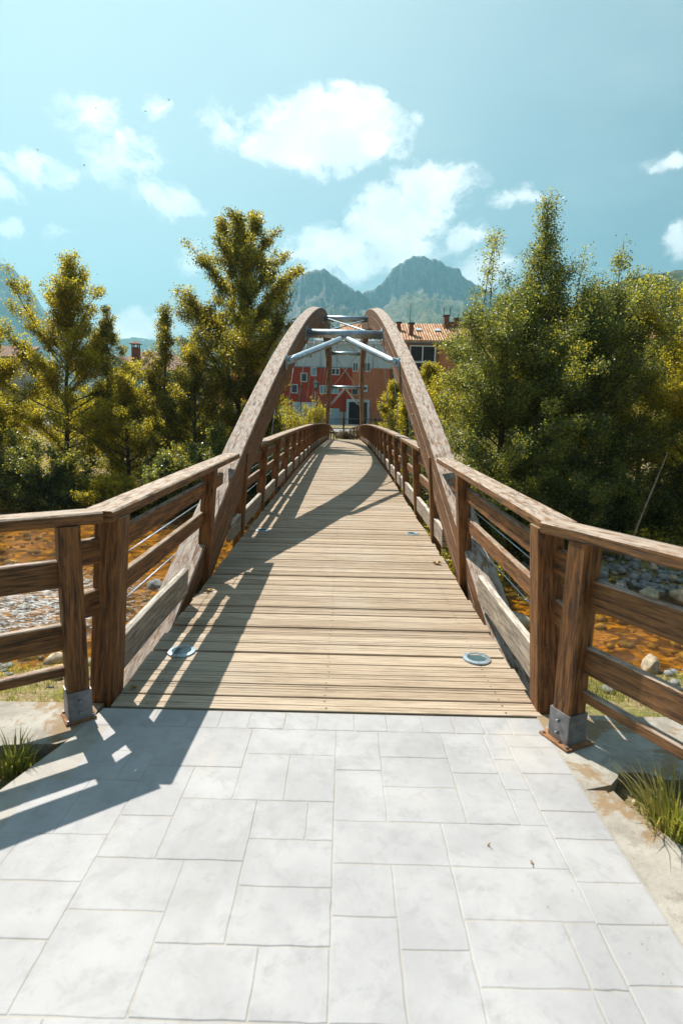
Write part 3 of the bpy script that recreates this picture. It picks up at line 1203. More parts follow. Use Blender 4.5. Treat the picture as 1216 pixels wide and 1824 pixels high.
for sg in (-1, 1):
    rail_run(sg, 0.875, 0.125, 0.045, 0.045, 'rail_board', 'wood_post', 0, 0)
    rail_run(sg, 0.595, 0.125, 0.045, 0.045, 'rail_board', 'wood_post', 0, 0)
    rail_run(sg, 0.185, 0.22, 0.05, 0.0, 'kick_board', 'wood_grey', 0, 0)
    # handrail
    y0, y1 = solid_y(RAIL_H - 0.05, RAIL_H)
    xs = sg * 1.207
    cuts = [(2.79, y0 + 0.02), (y1 - 0.02, 2 * AC - y1 + 0.02), (2 * AC - y0 - 0.02, D1 + 0.1)]
    for (a, b) in cuts:
        n = max(1, round((b - a) / 3.44))
        for i in range(n):
            p, q = a + (b - a) * i / n, a + (b - a) * (i + 1) / n
            mb = MB()
            pts = [(xs, p + (q - p) * t + (0.002 if t == 0 else (-0.002 if t == 1 else 0)), RAIL_H - 0.028 + cz(p + (q - p) * t)) for t in (0, .25, .5, .75, 1)]
            mb.sweep(pts, (Vector((1, 0, 0)), Vector((0, 0, 1))), rect_sec(0.175, 0.060, 0.009))
            mb.build('handrail', 'wood', bridge)
    # thin steel wires along the outside
    for zc in (1.0, 0.74, 0.44):
        mb = MB()
        x = sg * (1.255 + 0.07 - 0.08 * zc)
        mb.tube([(x, yy, zc + cz(yy)) for yy in np.linspace(D0 + 0.05, D1 - 0.1, 26)], 0.0032, 5)
        mb.build('wire', 'steel', bridge)


def deck_light(x, y):
    z = cz(y) + 0.003
    ring = MB()
    n = 36
    prof = [(0.094, -0.004), (0.092, 0.004), (0.066, 0.007), (0.062, 0.001)]
    b0 = 0
    for (rr, h) in prof:
        for i in range(n):
            t = 2 * math.pi * i / n
            ring.v.append((x + rr * math.cos(t), y + rr * math.sin(t), z + h))
    for k in range(len(prof) - 1):
        for i in range(n):
            j = (i + 1) % n
            ring.face((k * n + i, k * n + j, (k + 1) * n + j, (k + 1) * n + i), smooth=False)
    o = ring.build('deck_light', 'steel', bridge)
    l = MB()
    l.poly([(x + 0.063 * math.cos(2 * math.pi * i / n), y + 0.063 * math.sin(2 * math.pi * i / n), z + 0.002) for i in range(n)])
    l.build('lens', 'lens', o)
    s = MB()
    for k in range(3):
        t = 2 * math.pi * k / 3 + 0.4
        c = Vector((x + 0.079 * math.cos(t), y + 0.079 * math.sin(t), z + 0.0045))
        s.tube([c, c + Vector((0, 0, 0.003))], 0.0045, 8)
    s.build('screw', 'steel_dark', o)


for yy in (3.50, 7.17, 16.0, 28.0, 40.0):
    for x in (-1.0, 1.0):
        deck_light(x, yy)


# ------------------------------------------------------------------ guard rails on the banks
def guard_fence(label, p0, p1, nposts, hr_start, drop=0.0, shoe=True, name='guard_rail', plate=0.21, pw_=0.105):
    p0, p1 = Vector(p0), Vector(p1)
    root = empty(name, p0, label, 'guard rail')
    d = (p1 - p0)
    dn = Vector((d.x, d.y, 0)).normalized()
    side = Vector((-dn.y, dn.x, 0))
    if side.x * p0.x < 0:
        side = -side                                # away from the path user
    for i in range(nposts):
        p = p0.lerp(p1, i / max(1, nposts - 1))
        mb = MB()
        mb.beam(p + Vector((0, 0, 0.012)), p + Vector((0, 0, 1.04)), pw_, pw_, up=dn, ch=0.008, segs=3)
        po = mb.build('post', 'wood_post', root)
        if shoe:
            s = MB()
            s.beam(p + Vector((0, 0, 0.008)), p + Vector((0, 0, 0.165)), pw_ + 0.014, pw_ + 0.014, up=dn, ch=0.003)
            sh = s.build('steel_shoe', 'steel_dark', po)
            b = MB()
            b.beam(p + Vector((0, 0, 0.0)), p + Vector((0, 0, 0.009)), plate, plate, up=dn, ch=0.004)
            b.build('base_plate', 'rust', po)
            bl = []
            for zz in (0.05, 0.115):
                c = p - side * (pw_ / 2 + 0.007) + Vector((0, 0, zz))
                bl.append(([c, c - side * 0.018], 0.009))
                c = p - dn * (pw_ / 2 + 0.007) + Vector((0, 0, zz))
                bl.append(([c, c - dn * 0.012], 0.009))
            for a in (-plate * 0.41, plate * 0.41):
                for c2 in (-plate * 0.41, plate * 0.41):
                    c = p + dn * a + side * c2
                    bl.append(([c, c + Vector((0, 0, 0.02))], 0.008))
            for (q, r_b) in bl:
                t = MB()
                t.tube(q, r_b, 6)
                t.build('bolt', 'steel_dark', po)
    for (zc, ht) in ((0.787, 0.145), (0.45, 0.14), (0.262, 0.055)):
        mb = MB()
        off = side * 0.035
        mb.beam(p0 + off - dn * 0.0 + Vector((0, 0, zc)), p1 + off + dn * 0.3 + Vector((0, 0, zc)), 0.045, ht, up=(0, 0, 1), ch=0.006, segs=4)
        mb.build('rail_board', 'wood', root)
    sx = 1 if p0.x > 0 else -1
    for (zc, ht) in ((0.88, 0.135), (0.595, 0.14)):
        mb = MB()
        mb.beam(p0 + side * 0.01 + Vector((0, 0, zc)), (sx * (1.30 - 0.08 * zc), 2.88, zc), 0.045, ht, up=(0, 0, 1), ch=0.006)
        mb.build('rail_board', 'wood_post', root)
    mb = MB()
    h0 = Vector((*hr_start, 0))
    mb.beam(h0 + Vector((0, 0, 1.072)), p1 + dn * 0.3 + Vector((0, 0, 1.072)), 0.155, 0.062, up=(0, 0, 1), ch=0.009, segs=5)
    mb.build('handrail', 'wood', root)
    return root


guard_fence('timber guard rail on the left bank beside the paved path, meeting the bridge railing', (-1.315, 2.70, 0), (-3.24, 1.26, 0), 3, (-1.205, 2.825), plate=0.15)
guard_fence('timber guard rail on the right bank with a steel shoe on its corner post', (1.25, 2.60, 0), (2.16, 0.60, 0), 3, (1.165, 2.825), plate=0.19, pw_=0.115)

# end rails on the far side, bent across towards the steps
def end_rail(label, pts, mat, zt):
    root = empty('end_rail', (pts[0][0], pts[0][1], 0), label, 'handrail')
    mb = MB()
    mb.beam((pts[0][0], pts[0][1], pts[0][2]), (pts[1][0], pts[1][1], pts[1][2]), 0.14, 0.07, ch=0.008)
    mb.build('handrail', mat, root)
    a, b = Vector(pts[0]), Vector(pts[1])
    for t in (0.08, 0.5, 0.95):
        p = a.lerp(b, t)
        m = MB()
        m.beam((p.x, p.y, -0.1), (p.x, p.y, p.z - 0.03), 0.10, 0.10, up=(0, 1, 0), ch=0.006)
        m.build('post', 'wood_post', root)
    return root


end_rail('short dark end rail at the far right of the bridge, dropping towards the dry bushes', [(1.05, 44.0, 1.06), (0.45, 45.6, 0.80)], 'wood', 1)
end_rail('pale grey end rail at the far left of the bridge, sloping steeply down', [(-1.12, 44.0, 1.0), (-0.65, 46.4, 0.12)], 'wood_grey', 1)


# ------------------------------------------------------------------ vegetation
def leaves(P, size, rs, flat=0.35, asp=0.62):
    """diamond leaves at points P; random facing"""
    n = len(P)
    d = rs.normal(size=(n, 3))
    d[:, 2] *= 0.8
    d /= np.linalg.norm(d, axis=1)[:, None]
    nrm = rs.normal(size=(n, 3)) * (1 - flat)
    nrm[:, 2] += flat * 1.2
    s = np.cross(nrm, d)
    s /= np.linalg.norm(s, axis=1)[:, None] + 1e-9
    L = (size * rs.uniform(0.6, 1.3, n))[:, None]
    a = P - d * L * 0.5
    c = P + d * L * 0.5
    b = P + s * L * asp * 0.5 - d * L * 0.08
    e = P - s * L * asp * 0.5 - d * L * 0.08
    return np.stack([a, b, c, e], 1).reshape(-1, 3)


def tree(name, label, cat, base, h, w, seed, leafmat='leaf_poplar', nleaf=26000, leaf=0.09, c0=0.12, nb=46, up=(30, 62), sig=0.14,
         trunk_r=0.11, group=None, bark='bark', shoots=0, lean=(0, 0), pw=0.65, dens_lo=0.2, squash=1.0, extra=None):
    nleaf = int(nleaf * 1.65)
    rs = np.random.RandomState(seed)
    bz = float(ground_z(np.array([base[0]]), np.array([base[1]]))[0]) - 0.05 if len(base) < 3 else base[2]
    root = empty(name, (base[0], base[1], bz), label, cat, group)
    wood_ = MB()
    nseg = 9
    tp = []
    off = np.zeros(2)
    for k in range(nseg + 1):
        t = k / nseg
        if k:
            off += rs.normal(size=2) * h * 0.006
        tp.append(Vector((off[0] + lean[0] * t, off[1] + lean[1] * t, h * t)))
    wood_.tube(tp, [trunk_r * (1 - 0.93 * (k / nseg)) + 0.008 for k in range(nseg + 1)], 7)

    def at(t):
        f = min(max(t, 0), 0.9999) * nseg
        k = int(f)
        return tp[k].lerp(tp[k + 1], f - k)
    segs, wts = [], []
    stems = [(at, 1.0)]
    nb = int(nb * 0.72)
    for k in range(nb):
        tt = (k + rs.uniform(0, 0.9)) / nb
        t = c0 + (1 - c0) * tt ** 0.92
        env = (1 - tt ** 1.4) ** pw * min(1.0, 0.55 + tt / 0.3)
        L = w * 1.22 * env * rs.uniform(0.5, 1.2) + 0.22
        if rs.rand() < 0.12:
            L *= 1.22
        ang = math.radians(up[0] - 4 + (up[1] - up[0]) * tt + rs.normal() * 8)
        phi = k * 2.39996 + rs.uniform(-0.5, 0.5)
        p = at(t)
        d = Vector((math.cos(phi) * math.cos(ang), math.sin(phi) * math.cos(ang) * squash, math.sin(ang)))
        pts = [p.copy()]
        n = 5
        for s in range(n):
            d = (d + Vector((rs.normal() * 0.09, rs.normal() * 0.09, 0.05))).normalized()
            pts.append(pts[-1] + d * L / n)
        r0 = 0.25 * trunk_r * (1 - t * 0.7) * (0.5 + L / w)
        wood_.tube(pts, [r0 * (1 - 0.8 * s / n) + 0.004 for s in range(n + 1)], 5, caps=False)
        for s in range(1, n):
            segs.append((pts[s], pts[s + 1]))
            wts.append(L / n * 0.8)
        m = int(3 + L * 2.6)
        for q in range(m):
            f = rs.uniform(0.22, 1.0) * n
            s = min(int(f), n - 1)
            a = pts[s].lerp(pts[s + 1], f - s)
            dd = ((pts[s + 1] - pts[s]).normalized() + Vector((rs.normal() * 0.62, rs.normal() * 0.62, rs.normal() * 0.42 + 0.15))).normalized()
            l2 = (0.18 + L * 0.36 * (1 - 0.45 * f / n)) * rs.uniform(0.5, 1.2)
            b = a + dd * l2 * 0.5
            c = b + (dd + Vector((rs.normal() * .2, rs.normal() * .2, 0.2))).normalized() * l2 * 0.5
            wood_.tube([a, b, c], [0.009, 0.006, 0.003], 3, caps=False)
            segs.append((a, b)); wts.append(l2 * 0.5)
            segs.append((b, c)); wts.append(l2 * 0.8)
    for s in range(nseg):
        if (s + 1) / nseg > 0.75:
            segs.append((tp[s], tp[s + 1]))
            wts.append(0.5 * h / nseg)
    if shoots:
        for k in range(shoots):
            t = rs.uniform(0.45, 0.8)
            p = at(t) + Vector((rs.normal() * w * 0.3, rs.normal() * w * 0.2, 0))
            q = p + Vector((rs.normal() * 0.2, rs.normal() * 0.2, h * rs.uniform(0.12, 0.22)))
            wood_.tube([p, p.lerp(q, 0.5), q], [0.02, 0.012, 0.004], 4, caps=False)
            for s in range(4):
                segs.append((p.lerp(q, s / 4), p.lerp(q, (s + 1) / 4)))
                wts.append(0.6)
                e = p.lerp(q, (s + 0.6) / 4)
                e2 = e + Vector((rs.normal() * 0.22, rs.normal() * 0.22, 0.32 - 0.05 * s))
                wood_.tube([e, e2], [0.006, 0.003], 3, caps=False)
                segs.append((e, e2))
                wts.append(0.5)
    if extra:
        for (p, q, wt) in extra:
            p, q = Vector(p), Vector(q)
            wood_.tube([p, p.lerp(q, 0.5) + Vector((0.05, 0, 0)), q], [0.03, 0.02, 0.006], 4, caps=False)
            for s in range(9):
                segs.append((p.lerp(q, s / 9), p.lerp(q, (s + 1) / 9)))
                wts.append(wt * 0.5)
                e = p.lerp(q, (s + 0.3) / 9)
                f = 1.05 - s / 9
                e2 = e + Vector((rs.normal() * 0.38 * f, rs.normal() * 0.38 * f, 0.40))
                wood_.tube([e, e2], [0.006, 0.003], 3, caps=False)
                segs.append((e, e2))
                wts.append(wt * 0.7)
    A = np.array([s[0] for s in segs])
    B = np.array([s[1] for s in segs])
    wts = np.array(wts) * (0.06 + 2.0 * rs.rand(len(segs)) ** 2.2)
    idx = rs.choice(len(segs), nleaf, p=wts / wts.sum())
    t = rs.rand(nleaf)[:, None]
    P = A[idx] * (1 - t) + B[idx] * t + np.clip(rs.normal(size=(nleaf, 3)), -1.8, 1.8) * sig * 0.85 * np.array([1, 1, 0.8])
    leaf *= 0.78
    V = leaves(P, leaf, rs)
    tone = np.clip(rs.rand(nleaf) * 0.9 + 0.5 * rs.rand(len(segs))[idx] - 0.25, 0, 1)
    o = fast_mesh('crown', V, 4, leafmat, tone, root)
    tr = wood_.build('trunk', bark, None, origin=(0, 0, 0))
    tr.parent = root
    tr.location = (0, 0, 0)
    return root


def bush(name, label, base, w, d, h, seed, n=9000, leafmat='leaf_dark', leaf=0.09, group=None, cat='bush', z=None):
    """several stems from the ground with leafy clumps round them"""
    rs = np.random.RandomState(seed)
    bz = z if z is not None else float(ground_z(np.array([base[0]]), np.array([base[1]]))[0]) - 0.05
    root = empty(name, (base[0], base[1], bz), label, cat, group)
    mb = MB()
    segs, wts = [], []
    k = int(14 + w * 5)
    for i in range(k):
        x0, y0 = rs.uniform(-.35, .35) * w, rs.uniform(-.3, .3) * d
        phi = rs.uniform(0, 2 * math.pi)
        R = rs.rand() ** 0.5
        x1, y1 = math.cos(phi) * R * w * 0.5, math.sin(phi) * R * d * 0.5
        hh = h * (1 - 0.45 * R * R) * rs.uniform(0.6, 1.05)
        a, b, c = Vector((x0, y0, 0)), Vector(((x0 + x1) / 2, (y0 + y1) / 2, hh * 0.5)), Vector((x1, y1, hh))
        mb.tube([a, b, c], [0.022, 0.014, 0.004], 4, caps=False)
        segs += [(a, b), (b, c)]
        wts += [0.5, 1.2]
        for q in range(7):
            f = rs.uniform(0.25, 1)
            p = a.lerp(b, f * 2) if f < 0.5 else b.lerp(c, f * 2 - 1)
            e = p + Vector((rs.normal() * 0.35, rs.normal() * 0.35, rs.uniform(0.0, 0.5))) * (0.35 + 0.15 * h)
            mb.tube([p, e], [0.006, 0.003], 3, caps=False)
            segs.append((p, e))
            wts.append(0.9)
    A = np.array([s[0] for s in segs]); B = np.array([s[1] for s in segs])
    n = int(n * 1.3)
    leaf *= 0.85
    wts = np.array(wts) * (0.1 + 1.6 * rs.rand(len(segs)) ** 2)
    idx = rs.choice(len(segs), n, p=wts / wts.sum())
    t = rs.rand(n)[:, None]
    P = A[idx] * (1 - t) + B[idx] * t + rs.normal(size=(n, 3)) * 0.11
    P[:, 2] = np.abs(P[:, 2])
    tone = np.clip(rs.rand(n) * 0.6 + 0.7 * rs.rand(len(segs))[idx] - 0.2, 0, 1)
    fast_mesh('foliage', leaves(P, leaf, rs), 4, leafmat, tone, root)
    tr = mb.build('stems', 'bark', None, origin=(0, 0, 0))
    tr.parent = root
    tr.location = (0, 0, 0)
    return root


# left bank
LB = 'trees on the left far bank'
tree('poplar_tree', 'conical yellow-green poplar nearest the left edge, standing above the dark bank', 'tree', (-14.2, 28), 10.5, 3.4, 21,
     nleaf=52000, leaf=0.12, nb=84, c0=0.08, sig=0.17, up=(24, 66), trunk_r=0.13, group=LB, shoots=4, lean=(0.6, 0), leafmat='leaf_yellow', pw=0.95)
tree('poplar_tree', 'thin young poplar between the conical poplar and the turquoise house', 'tree', (-12.25, 29), 8.2, 1.15, 22,
     nleaf=11000, leaf=0.11, nb=34, c0=0.2, sig=0.15, up=(40, 64), trunk_r=0.07, group=LB, pw=0.8)
tree('poplar_tree', 'broad leafy poplar filling the left margin with yellow foliage', 'tree', (-17.6, 27), 8.0, 3.2, 23,
     nleaf=40000, leaf=0.12, nb=60, c0=0.06, sig=0.2, leafmat='leaf_yellow', group=LB)
tree('poplar_tree', 'slim poplar with a bare pointed tip just left of the tallest poplar', 'tree', (-8.75, 27.5), 8.6, 1.9, 24,
     nleaf=24000, leaf=0.11, nb=56, c0=0.06, sig=0.17, up=(30, 70), trunk_r=0.08, group=LB, shoots=3, pw=1.5)
tree('poplar_tree', 'tallest dark green poplar on the left bank beside the bridge arch', 'tree', (-5.35, 27.5), 11.9, 3.8, 25,
     nleaf=78000, leaf=0.12, nb=74, c0=0.16, sig=0.17, up=(24, 60), trunk_r=0.16, group=LB, leafmat='leaf_poplar', lean=(0.7, 0), pw=0.55)
tree('poplar_tree', 'small yellow poplar in front of the turquoise house', 'tree', (-10.4, 26.5), 5.0, 1.9, 26,
     nleaf=22000, leaf=0.11, nb=44, c0=0.06, sig=0.18, up=(22, 60), leafmat='leaf_yellow', group=LB)
tree('poplar_tree', 'low leafy poplar right of the turquoise house, under the tallest poplar', 'tree', (-7.1, 26.0), 6.2, 2.1, 27,
     nleaf=30000, leaf=0.11, nb=48, c0=0.05, sig=0.18, up=(22, 60), leafmat='leaf_poplar', group=LB)
tree('poplar_tree', 'bushy poplar at the foot of the left arch', 'tree', (-4.1, 27.0), 5.2, 1.3, 28,
     nleaf=22000, leaf=0.11, nb=40, c0=0.05, sig=0.18, up=(22, 60), leafmat='leaf_poplar', group=LB)
tree('poplar_tree', 'yellow poplar standing in the gap behind the conical poplar', 'tree', (-12.9, 32.0), 4.2, 2.0, 29,
     nleaf=24000, leaf=0.13, nb=44, c0=0.04, sig=0.2, up=(20, 58), leafmat='leaf_yellow', group=LB)
SB = 'dark bushes along the left water edge'
for k, (x, y, ww, hh, lb, mt) in enumerate([
        (-19.0, 23.8, 4.4, 3.9, 'dark bush at the left margin by the water', 'leaf_dark'),
        (-15.6, 23.3, 4.4, 3.7, 'dark bush below the conical poplar trunk', 'leaf_dark'),
        (-12.5, 23.1, 4.0, 3.3, 'dark bush below the young thin poplar', 'leaf_dark'),
        (-9.6, 22.9, 2.8, 1.9, 'low bright bush lit by the sun at the water edge', 'leaf_yellow'),
        (-7.4, 23.1, 3.4, 3.1, 'dark bush under the slim poplar', 'leaf_dark'),
        (-5.0, 23.2, 3.6, 3.3, 'dark bush beneath the tallest poplar', 'leaf_dark'),
        (-3.0, 23.9, 3.0, 2.9, 'dark bush beside the left side of the bridge deck', 'leaf_dark')]):
    bush('bush', lb, (x, y), ww, 3.0, hh, 40 + k, 20000, mt, 0.12, SB)
for k, (x, y, hh) in enumerate([(-3.3, 33, 3.6), (-2.9, 38.0, 3.0), (-2.5, 46.5, 3.6), (-4.6, 42, 3.2)]):
    bush('bush', ['yellow bush outside the left railing halfway along', 'yellow bush outside the left railing further along',
                  'tall yellow bush beyond the left end of the bridge', 'yellow bush by the white van'][k], (x, y), 2.0, 1.8, hh, 60 + k, 7000, 'leaf_yellow', 0.11,
         'yellow bushes by the left railing')
for k, (x, y, ww, hh, lb) in enumerate([(-16.5, 36, 6.0, 4.4, 'wide green bush behind the conical poplar'), (-9.0, 34.5, 5.0, 3.4, 'wide green bush below the turquoise house'),
                                        (-21.5, 34, 6.0, 5.0, 'wide green bush behind the left margin poplar'), (-6.0, 36, 4.0, 3.6, 'green bush behind the tallest poplar'),
                                        (-12.8, 40, 6.0, 3.9, 'wide green bush beside the corrugated shed')]):
    bush('bush', lb, (x, y), ww, 3.0, hh, 140 + k, 16000, 'leaf_poplar', 0.15, 'green bushes behind the left trees')

# right bank
RB = 'trees on the right bank'
tree('alder_tree', 'tallest tree of the right bank with a feathery pointed top', 'tree', (6.2, 19.0), 10.4, 3.8, 31,
     nleaf=84000, leaf=0.085, nb=110, c0=0.04, sig=0.19, up=(14, 68), trunk_r=0.12, leafmat='leaf_dark', group=RB, shoots=12, pw=1.9,
     lean=(0.35, 0))
tree('alder_tree', 'dense rounded tree beside the right arch', 'tree', (4.9, 17.4), 7.0, 2.6, 32,
     nleaf=70000, leaf=0.08, nb=80, c0=0.04, sig=0.18, up=(15, 58), leafmat='leaf_dark', group=RB, shoots=7, pw=0.7)
tree('alder_tree', 'tree with a thin leaning spire between the tallest tree and the right edge', 'tree', (8.4, 18.6), 7.2, 3.0, 33,
     nleaf=76000, leaf=0.085, nb=84, c0=0.04, sig=0.18, up=(18, 62), leafmat='leaf_dark', group=RB, shoots=8, pw=0.7,
     extra=[((0.1, 0, 5.6), (0.35, 0, 9.2), 2.4), ((1.0, 0, 5.8), (2.0, 0.2, 7.9), 1.0), ((-0.6, 0, 5.8), (-0.5, 0, 7.9), 1.6)])
tree('alder_tree', 'yellow-green tree at the right edge of the view', 'tree', (11.2, 17.5), 7.4, 2.8, 34,
     nleaf=60000, leaf=0.09, nb=70, c0=0.06, sig=0.18, up=(18, 56), leafmat='leaf_yellow', group=RB, pw=0.6)
tree('alder_tree', 'leafy tree closing the gap behind the tallest right tree', 'tree', (7.9, 22.5), 7.6, 3.2, 35,
     nleaf=50000, leaf=0.11, nb=70, c0=0.05, sig=0.2, up=(18, 56), leafmat='leaf_yellow', group=RB, pw=0.6)
tree('alder_tree', 'shaded tree behind the right edge trees', 'tree', (12.4, 23.0), 8.4, 3.6, 36,
     nleaf=40000, leaf=0.12, nb=60, c0=0.05, sig=0.2, up=(18, 56), leafmat='leaf_dark', group=RB, pw=0.6)
tree('poplar_tree', 'small yellow tree behind the right arch in front of the dark balconies', 'tree', (4.4, 30.0), 5.4, 1.4, 37,
     nleaf=22000, leaf=0.11, nb=44, c0=0.05, sig=0.16, leafmat='leaf_yellow', group='yellow trees by the right railing')
tree('poplar_tree', 'yellow tree with a thin top seen under the right arch', 'tree', (2.8, 33.0), 4.2, 0.9, 38,
     nleaf=12000, leaf=0.11, nb=34, c0=0.05, sig=0.16, leafmat='leaf_yellow', group='yellow trees by the right railing')
tree('poplar_tree', 'low yellow tree just outside the right railing', 'tree', (3.15, 27.5), 4.0, 1.15, 39,
     nleaf=16000, leaf=0.10, nb=38, c0=0.03, sig=0.16, leafmat='leaf_yellow', group='yellow trees by the right railing')
for k, (x, y, ww, hh, n, lb, mt) in enumerate([
        (4.1, 15.6, 2.8, 3.1, 30000, 'glossy bush beside the right railing near the arch foot', 'leaf_dark'),
        (6.0, 15.3, 3.0, 3.5, 36000, 'glossy bush with bright leaf clumps over the right stones', 'leaf_dark'),
        (8.2, 16.8, 3.0, 3.0, 22000, 'deeply shaded bush behind the pale leaning stem', 'leaf_dark'),
        (10.4, 17.6, 3.0, 2.8, 18000, 'shaded bush above the right gravel bar', 'leaf_dark'),
        (12.8, 17.8, 3.0, 3.0, 14000, 'shaded bush at the right margin over the gravel bar', 'leaf_dark'),
        (3.4, 13.2, 1.6, 1.3, 9000, 'low sunlit bush under the right side of the bridge', 'leaf_yellow'),
        (3.3, 19.0, 2.6, 3.4, 18000, 'bush between the right railing and the rounded tree', 'leaf_dark'),
        (3.4, 23.0, 2.2, 3.6, 14000, 'leafy bush midway along the right railing', 'leaf_poplar')]):
    bush('bush', lb, (x, y), ww, 2.0, hh, 80 + k, n, mt, 0.078, 'bushes on the right bank')


def undergrowth():
    rs = np.random.RandomState(19)
    n = 90000
    left = rs.rand(n) < 0.62
    x = np.where(left, rs.uniform(-30, -1.6, n), rs.uniform(2.0, 18, n))
    e = np.where(left, 22.4, 14.9)
    y = e + (np.where(left, 18, 12)) * rs.rand(n) ** 1.4
    hh = 0.15 + 0.75 * vnoise(x * 0.8 + 70, y * 0.8 + 20, 8, 3) ** 1.5
    P = np.stack([x, y, ground_z(x, y) + hh * rs.rand(n)], 1)
    o = fast_mesh('undergrowth', leaves(P, 0.12, rs), 4, 'leaf_poplar', rs.rand(n))
    tag(o, 'low tangled green undergrowth covering the far banks under the trees', 'undergrowth', kind='stuff')


undergrowth()
st = empty('leaning_stem', (8.35, 15.0, -2.0), 'thin pale bare stem leaning among the shaded bushes on the right bank', 'stem')
mb = MB()
mb.tube([(8.05, 15.0, -2.0), (8.25, 15.0, -1.1), (8.6, 15.1, -0.1), (8.95, 15.2, 0.9)], [0.035, 0.03, 0.024, 0.012], 7)
mb.build('trunk', 'bark_pale', st)

# dry plants at the end of the bridge
for k, (x, y, ww, hh) in enumerate([(0.35, 46.6, 1.5, 0.85), (-0.3, 47.3, 1.2, 0.55), (1.2, 48.0, 1.4, 1.0)]):
    bush('dry_bush', ['tan dry bush at the far end of the deck on the right', 'low tan dry bush straight ahead at the end of the deck',
                      'tan dry bush behind the right end rail'][k], (x, y), ww, 1.2, hh, 120 + k, 2200, 'leaf_dry', 0.10, 'dry bushes at the far end of the bridge')


# grass on the near bank (beyond counting)
def grass_field():
    rs = np.random.RandomState(9)
    n = 34000
    x = rs.uniform(-8.5, 8.5, n)
    y = 2.9 + 5.3 * rs.rand(n) ** 1.1
    keep = (np.abs(x) > 1.0) & (vnoise(x * 1.1 + 50, y * 1.1 + 50, 5, 3) > 0.40)
    x, y = x[keep], y[keep]
    n = len(x)
    z = ground_z(x, y)
    h = rs.uniform(0.04, 0.14, n) * (1 + 0.8 * (vnoise(x * 2 + 9, y * 2 + 9, 6, 2) > 0.6))
    a = rs.uniform(0, 2 * np.pi, n)
    ux, uy = np.cos(a) * 0.006, np.sin(a) * 0.006
    lx, ly = rs.normal(size=n) * 0.04, rs.normal(size=n) * 0.04
    V = np.stack([np.stack([x - ux, y - uy, z], 1), np.stack([x + ux, y + uy, z], 1), np.stack([x + lx, y + ly, z + h], 1)], 1).reshape(-1, 3)
    o = fast_mesh('grass', V, 3, 'grass', np.clip(rs.rand(n) * 0.9, 0, 1))
    tag(o, 'short sunny grass on the river bank below the guard rails', 'grass', kind='stuff')


grass_field()


def tuft(label, x, y, z, r, h, n, seed, dry=0.2):
    rs = np.random.RandomState(seed)
    V, tone = [], []
    for i in range(n):
        a = rs.uniform(0, 2 * math.pi)
        R = r * rs.rand() ** 0.7
        px, py = R * math.cos(a) * 0.5, R * math.sin(a) * 0.5
        L = h * rs.uniform(0.45, 1.1)
        out = rs.uniform(0.15, 0.9)
        dx, dy = math.cos(a + rs.normal() * 0.4) * out, math.sin(a + rs.normal() * 0.4) * out
        wd = rs.uniform(0.003, 0.0065)
        nx, ny = -dy / (out + 1e-6) * wd, dx / (out + 1e-6) * wd
        P = []
        for t in (0, 0.35, 0.7, 1.0):
            P.append((px + dx * L * t * t * 0.8, py + dy * L * t * t * 0.8, L * (t - 0.28 * out * t * t)))
        tn = 1.0 if rs.rand() < dry else rs.uniform(0, 0.6)
        for k in range(3):
            w0, w1 = 1 - k * 0.28, 1 - (k + 1) * 0.31
            a0, a1 = P[k], P[k + 1]
            V += [(a0[0] - nx * w0, a0[1] - ny * w0, a0[2]), (a0[0] + nx * w0, a0[1] + ny * w0, a0[2]),
                  (a1[0] + nx * w1, a1[1] + ny * w1, a1[2]), (a1[0] - nx * w1, a1[1] - ny * w1, a1[2])]
            tone.append(tn)
    o = fast_mesh('grass_tuft', np.array(V), 4, 'grass', tone, None, (x, y, z))
    tag(o, label, 'grass tuft')
    return o


tuft('large green grass tuft beside the right guard rail and concrete apron', 1.47, 2.03, -0.06, 0.24, 0.25, 260, 3, 0.4)
tuft('small grass tuft in shade right of the large tuft', 1.68, 2.12, -0.07, 0.16, 0.20, 110, 4, 0.3)
tuft('grass tuft left of the left guard rail corner post', -1.45, 2.33, -0.06, 0.18, 0.16, 150, 5, 0.45)
tuft('grass tuft at the left edge of the paving', -1.60, 2.24, -0.06, 0.18, 0.16, 130, 6, 0.5)
tuft('broad leaved weed growing on the left bank below the rail', -2.3, 4.0, -1.35, 0.3, 0.35, 60, 7, 0.0)
for k, (x, y) in enumerate([(2.9, 4.6), (3.5, 5.4), (2.2, 4.0), (4.2, 6.2)]):
    tuft(['green weed tuft on the right bank nearest the stones', 'green weed tuft in the middle of the right bank', 'weed tuft on the right bank just below the pad',
          'weed tuft by the large boulder on the right bank'][k], x, y, float(ground_z(np.array([x]), np.array([y]))[0]), 0.25, 0.28, 60, 20 + k, 0.1)

# dirt litter next to the apron
rs = np.random.RandomState(77)
n = 2600
x = np.where(rs.rand(n) < 0.7, rs.uniform(1.28, 2.3, n), rs.uniform(-2.2, -1.26, n))
y = rs.uniform(0.4, 2.42, n)
P = np.stack([x, y, ground_z(x, y) + rs.uniform(0.002, 0.02, n)], 1)
o = fast_mesh('leaf_litter', leaves(P, 0.028, rs, 0.8), 4, 'leaf_dry', rs.rand(n))
tag(o, 'dry brown leaf litter on the soil beside the path', 'leaf litter', kind='stuff')


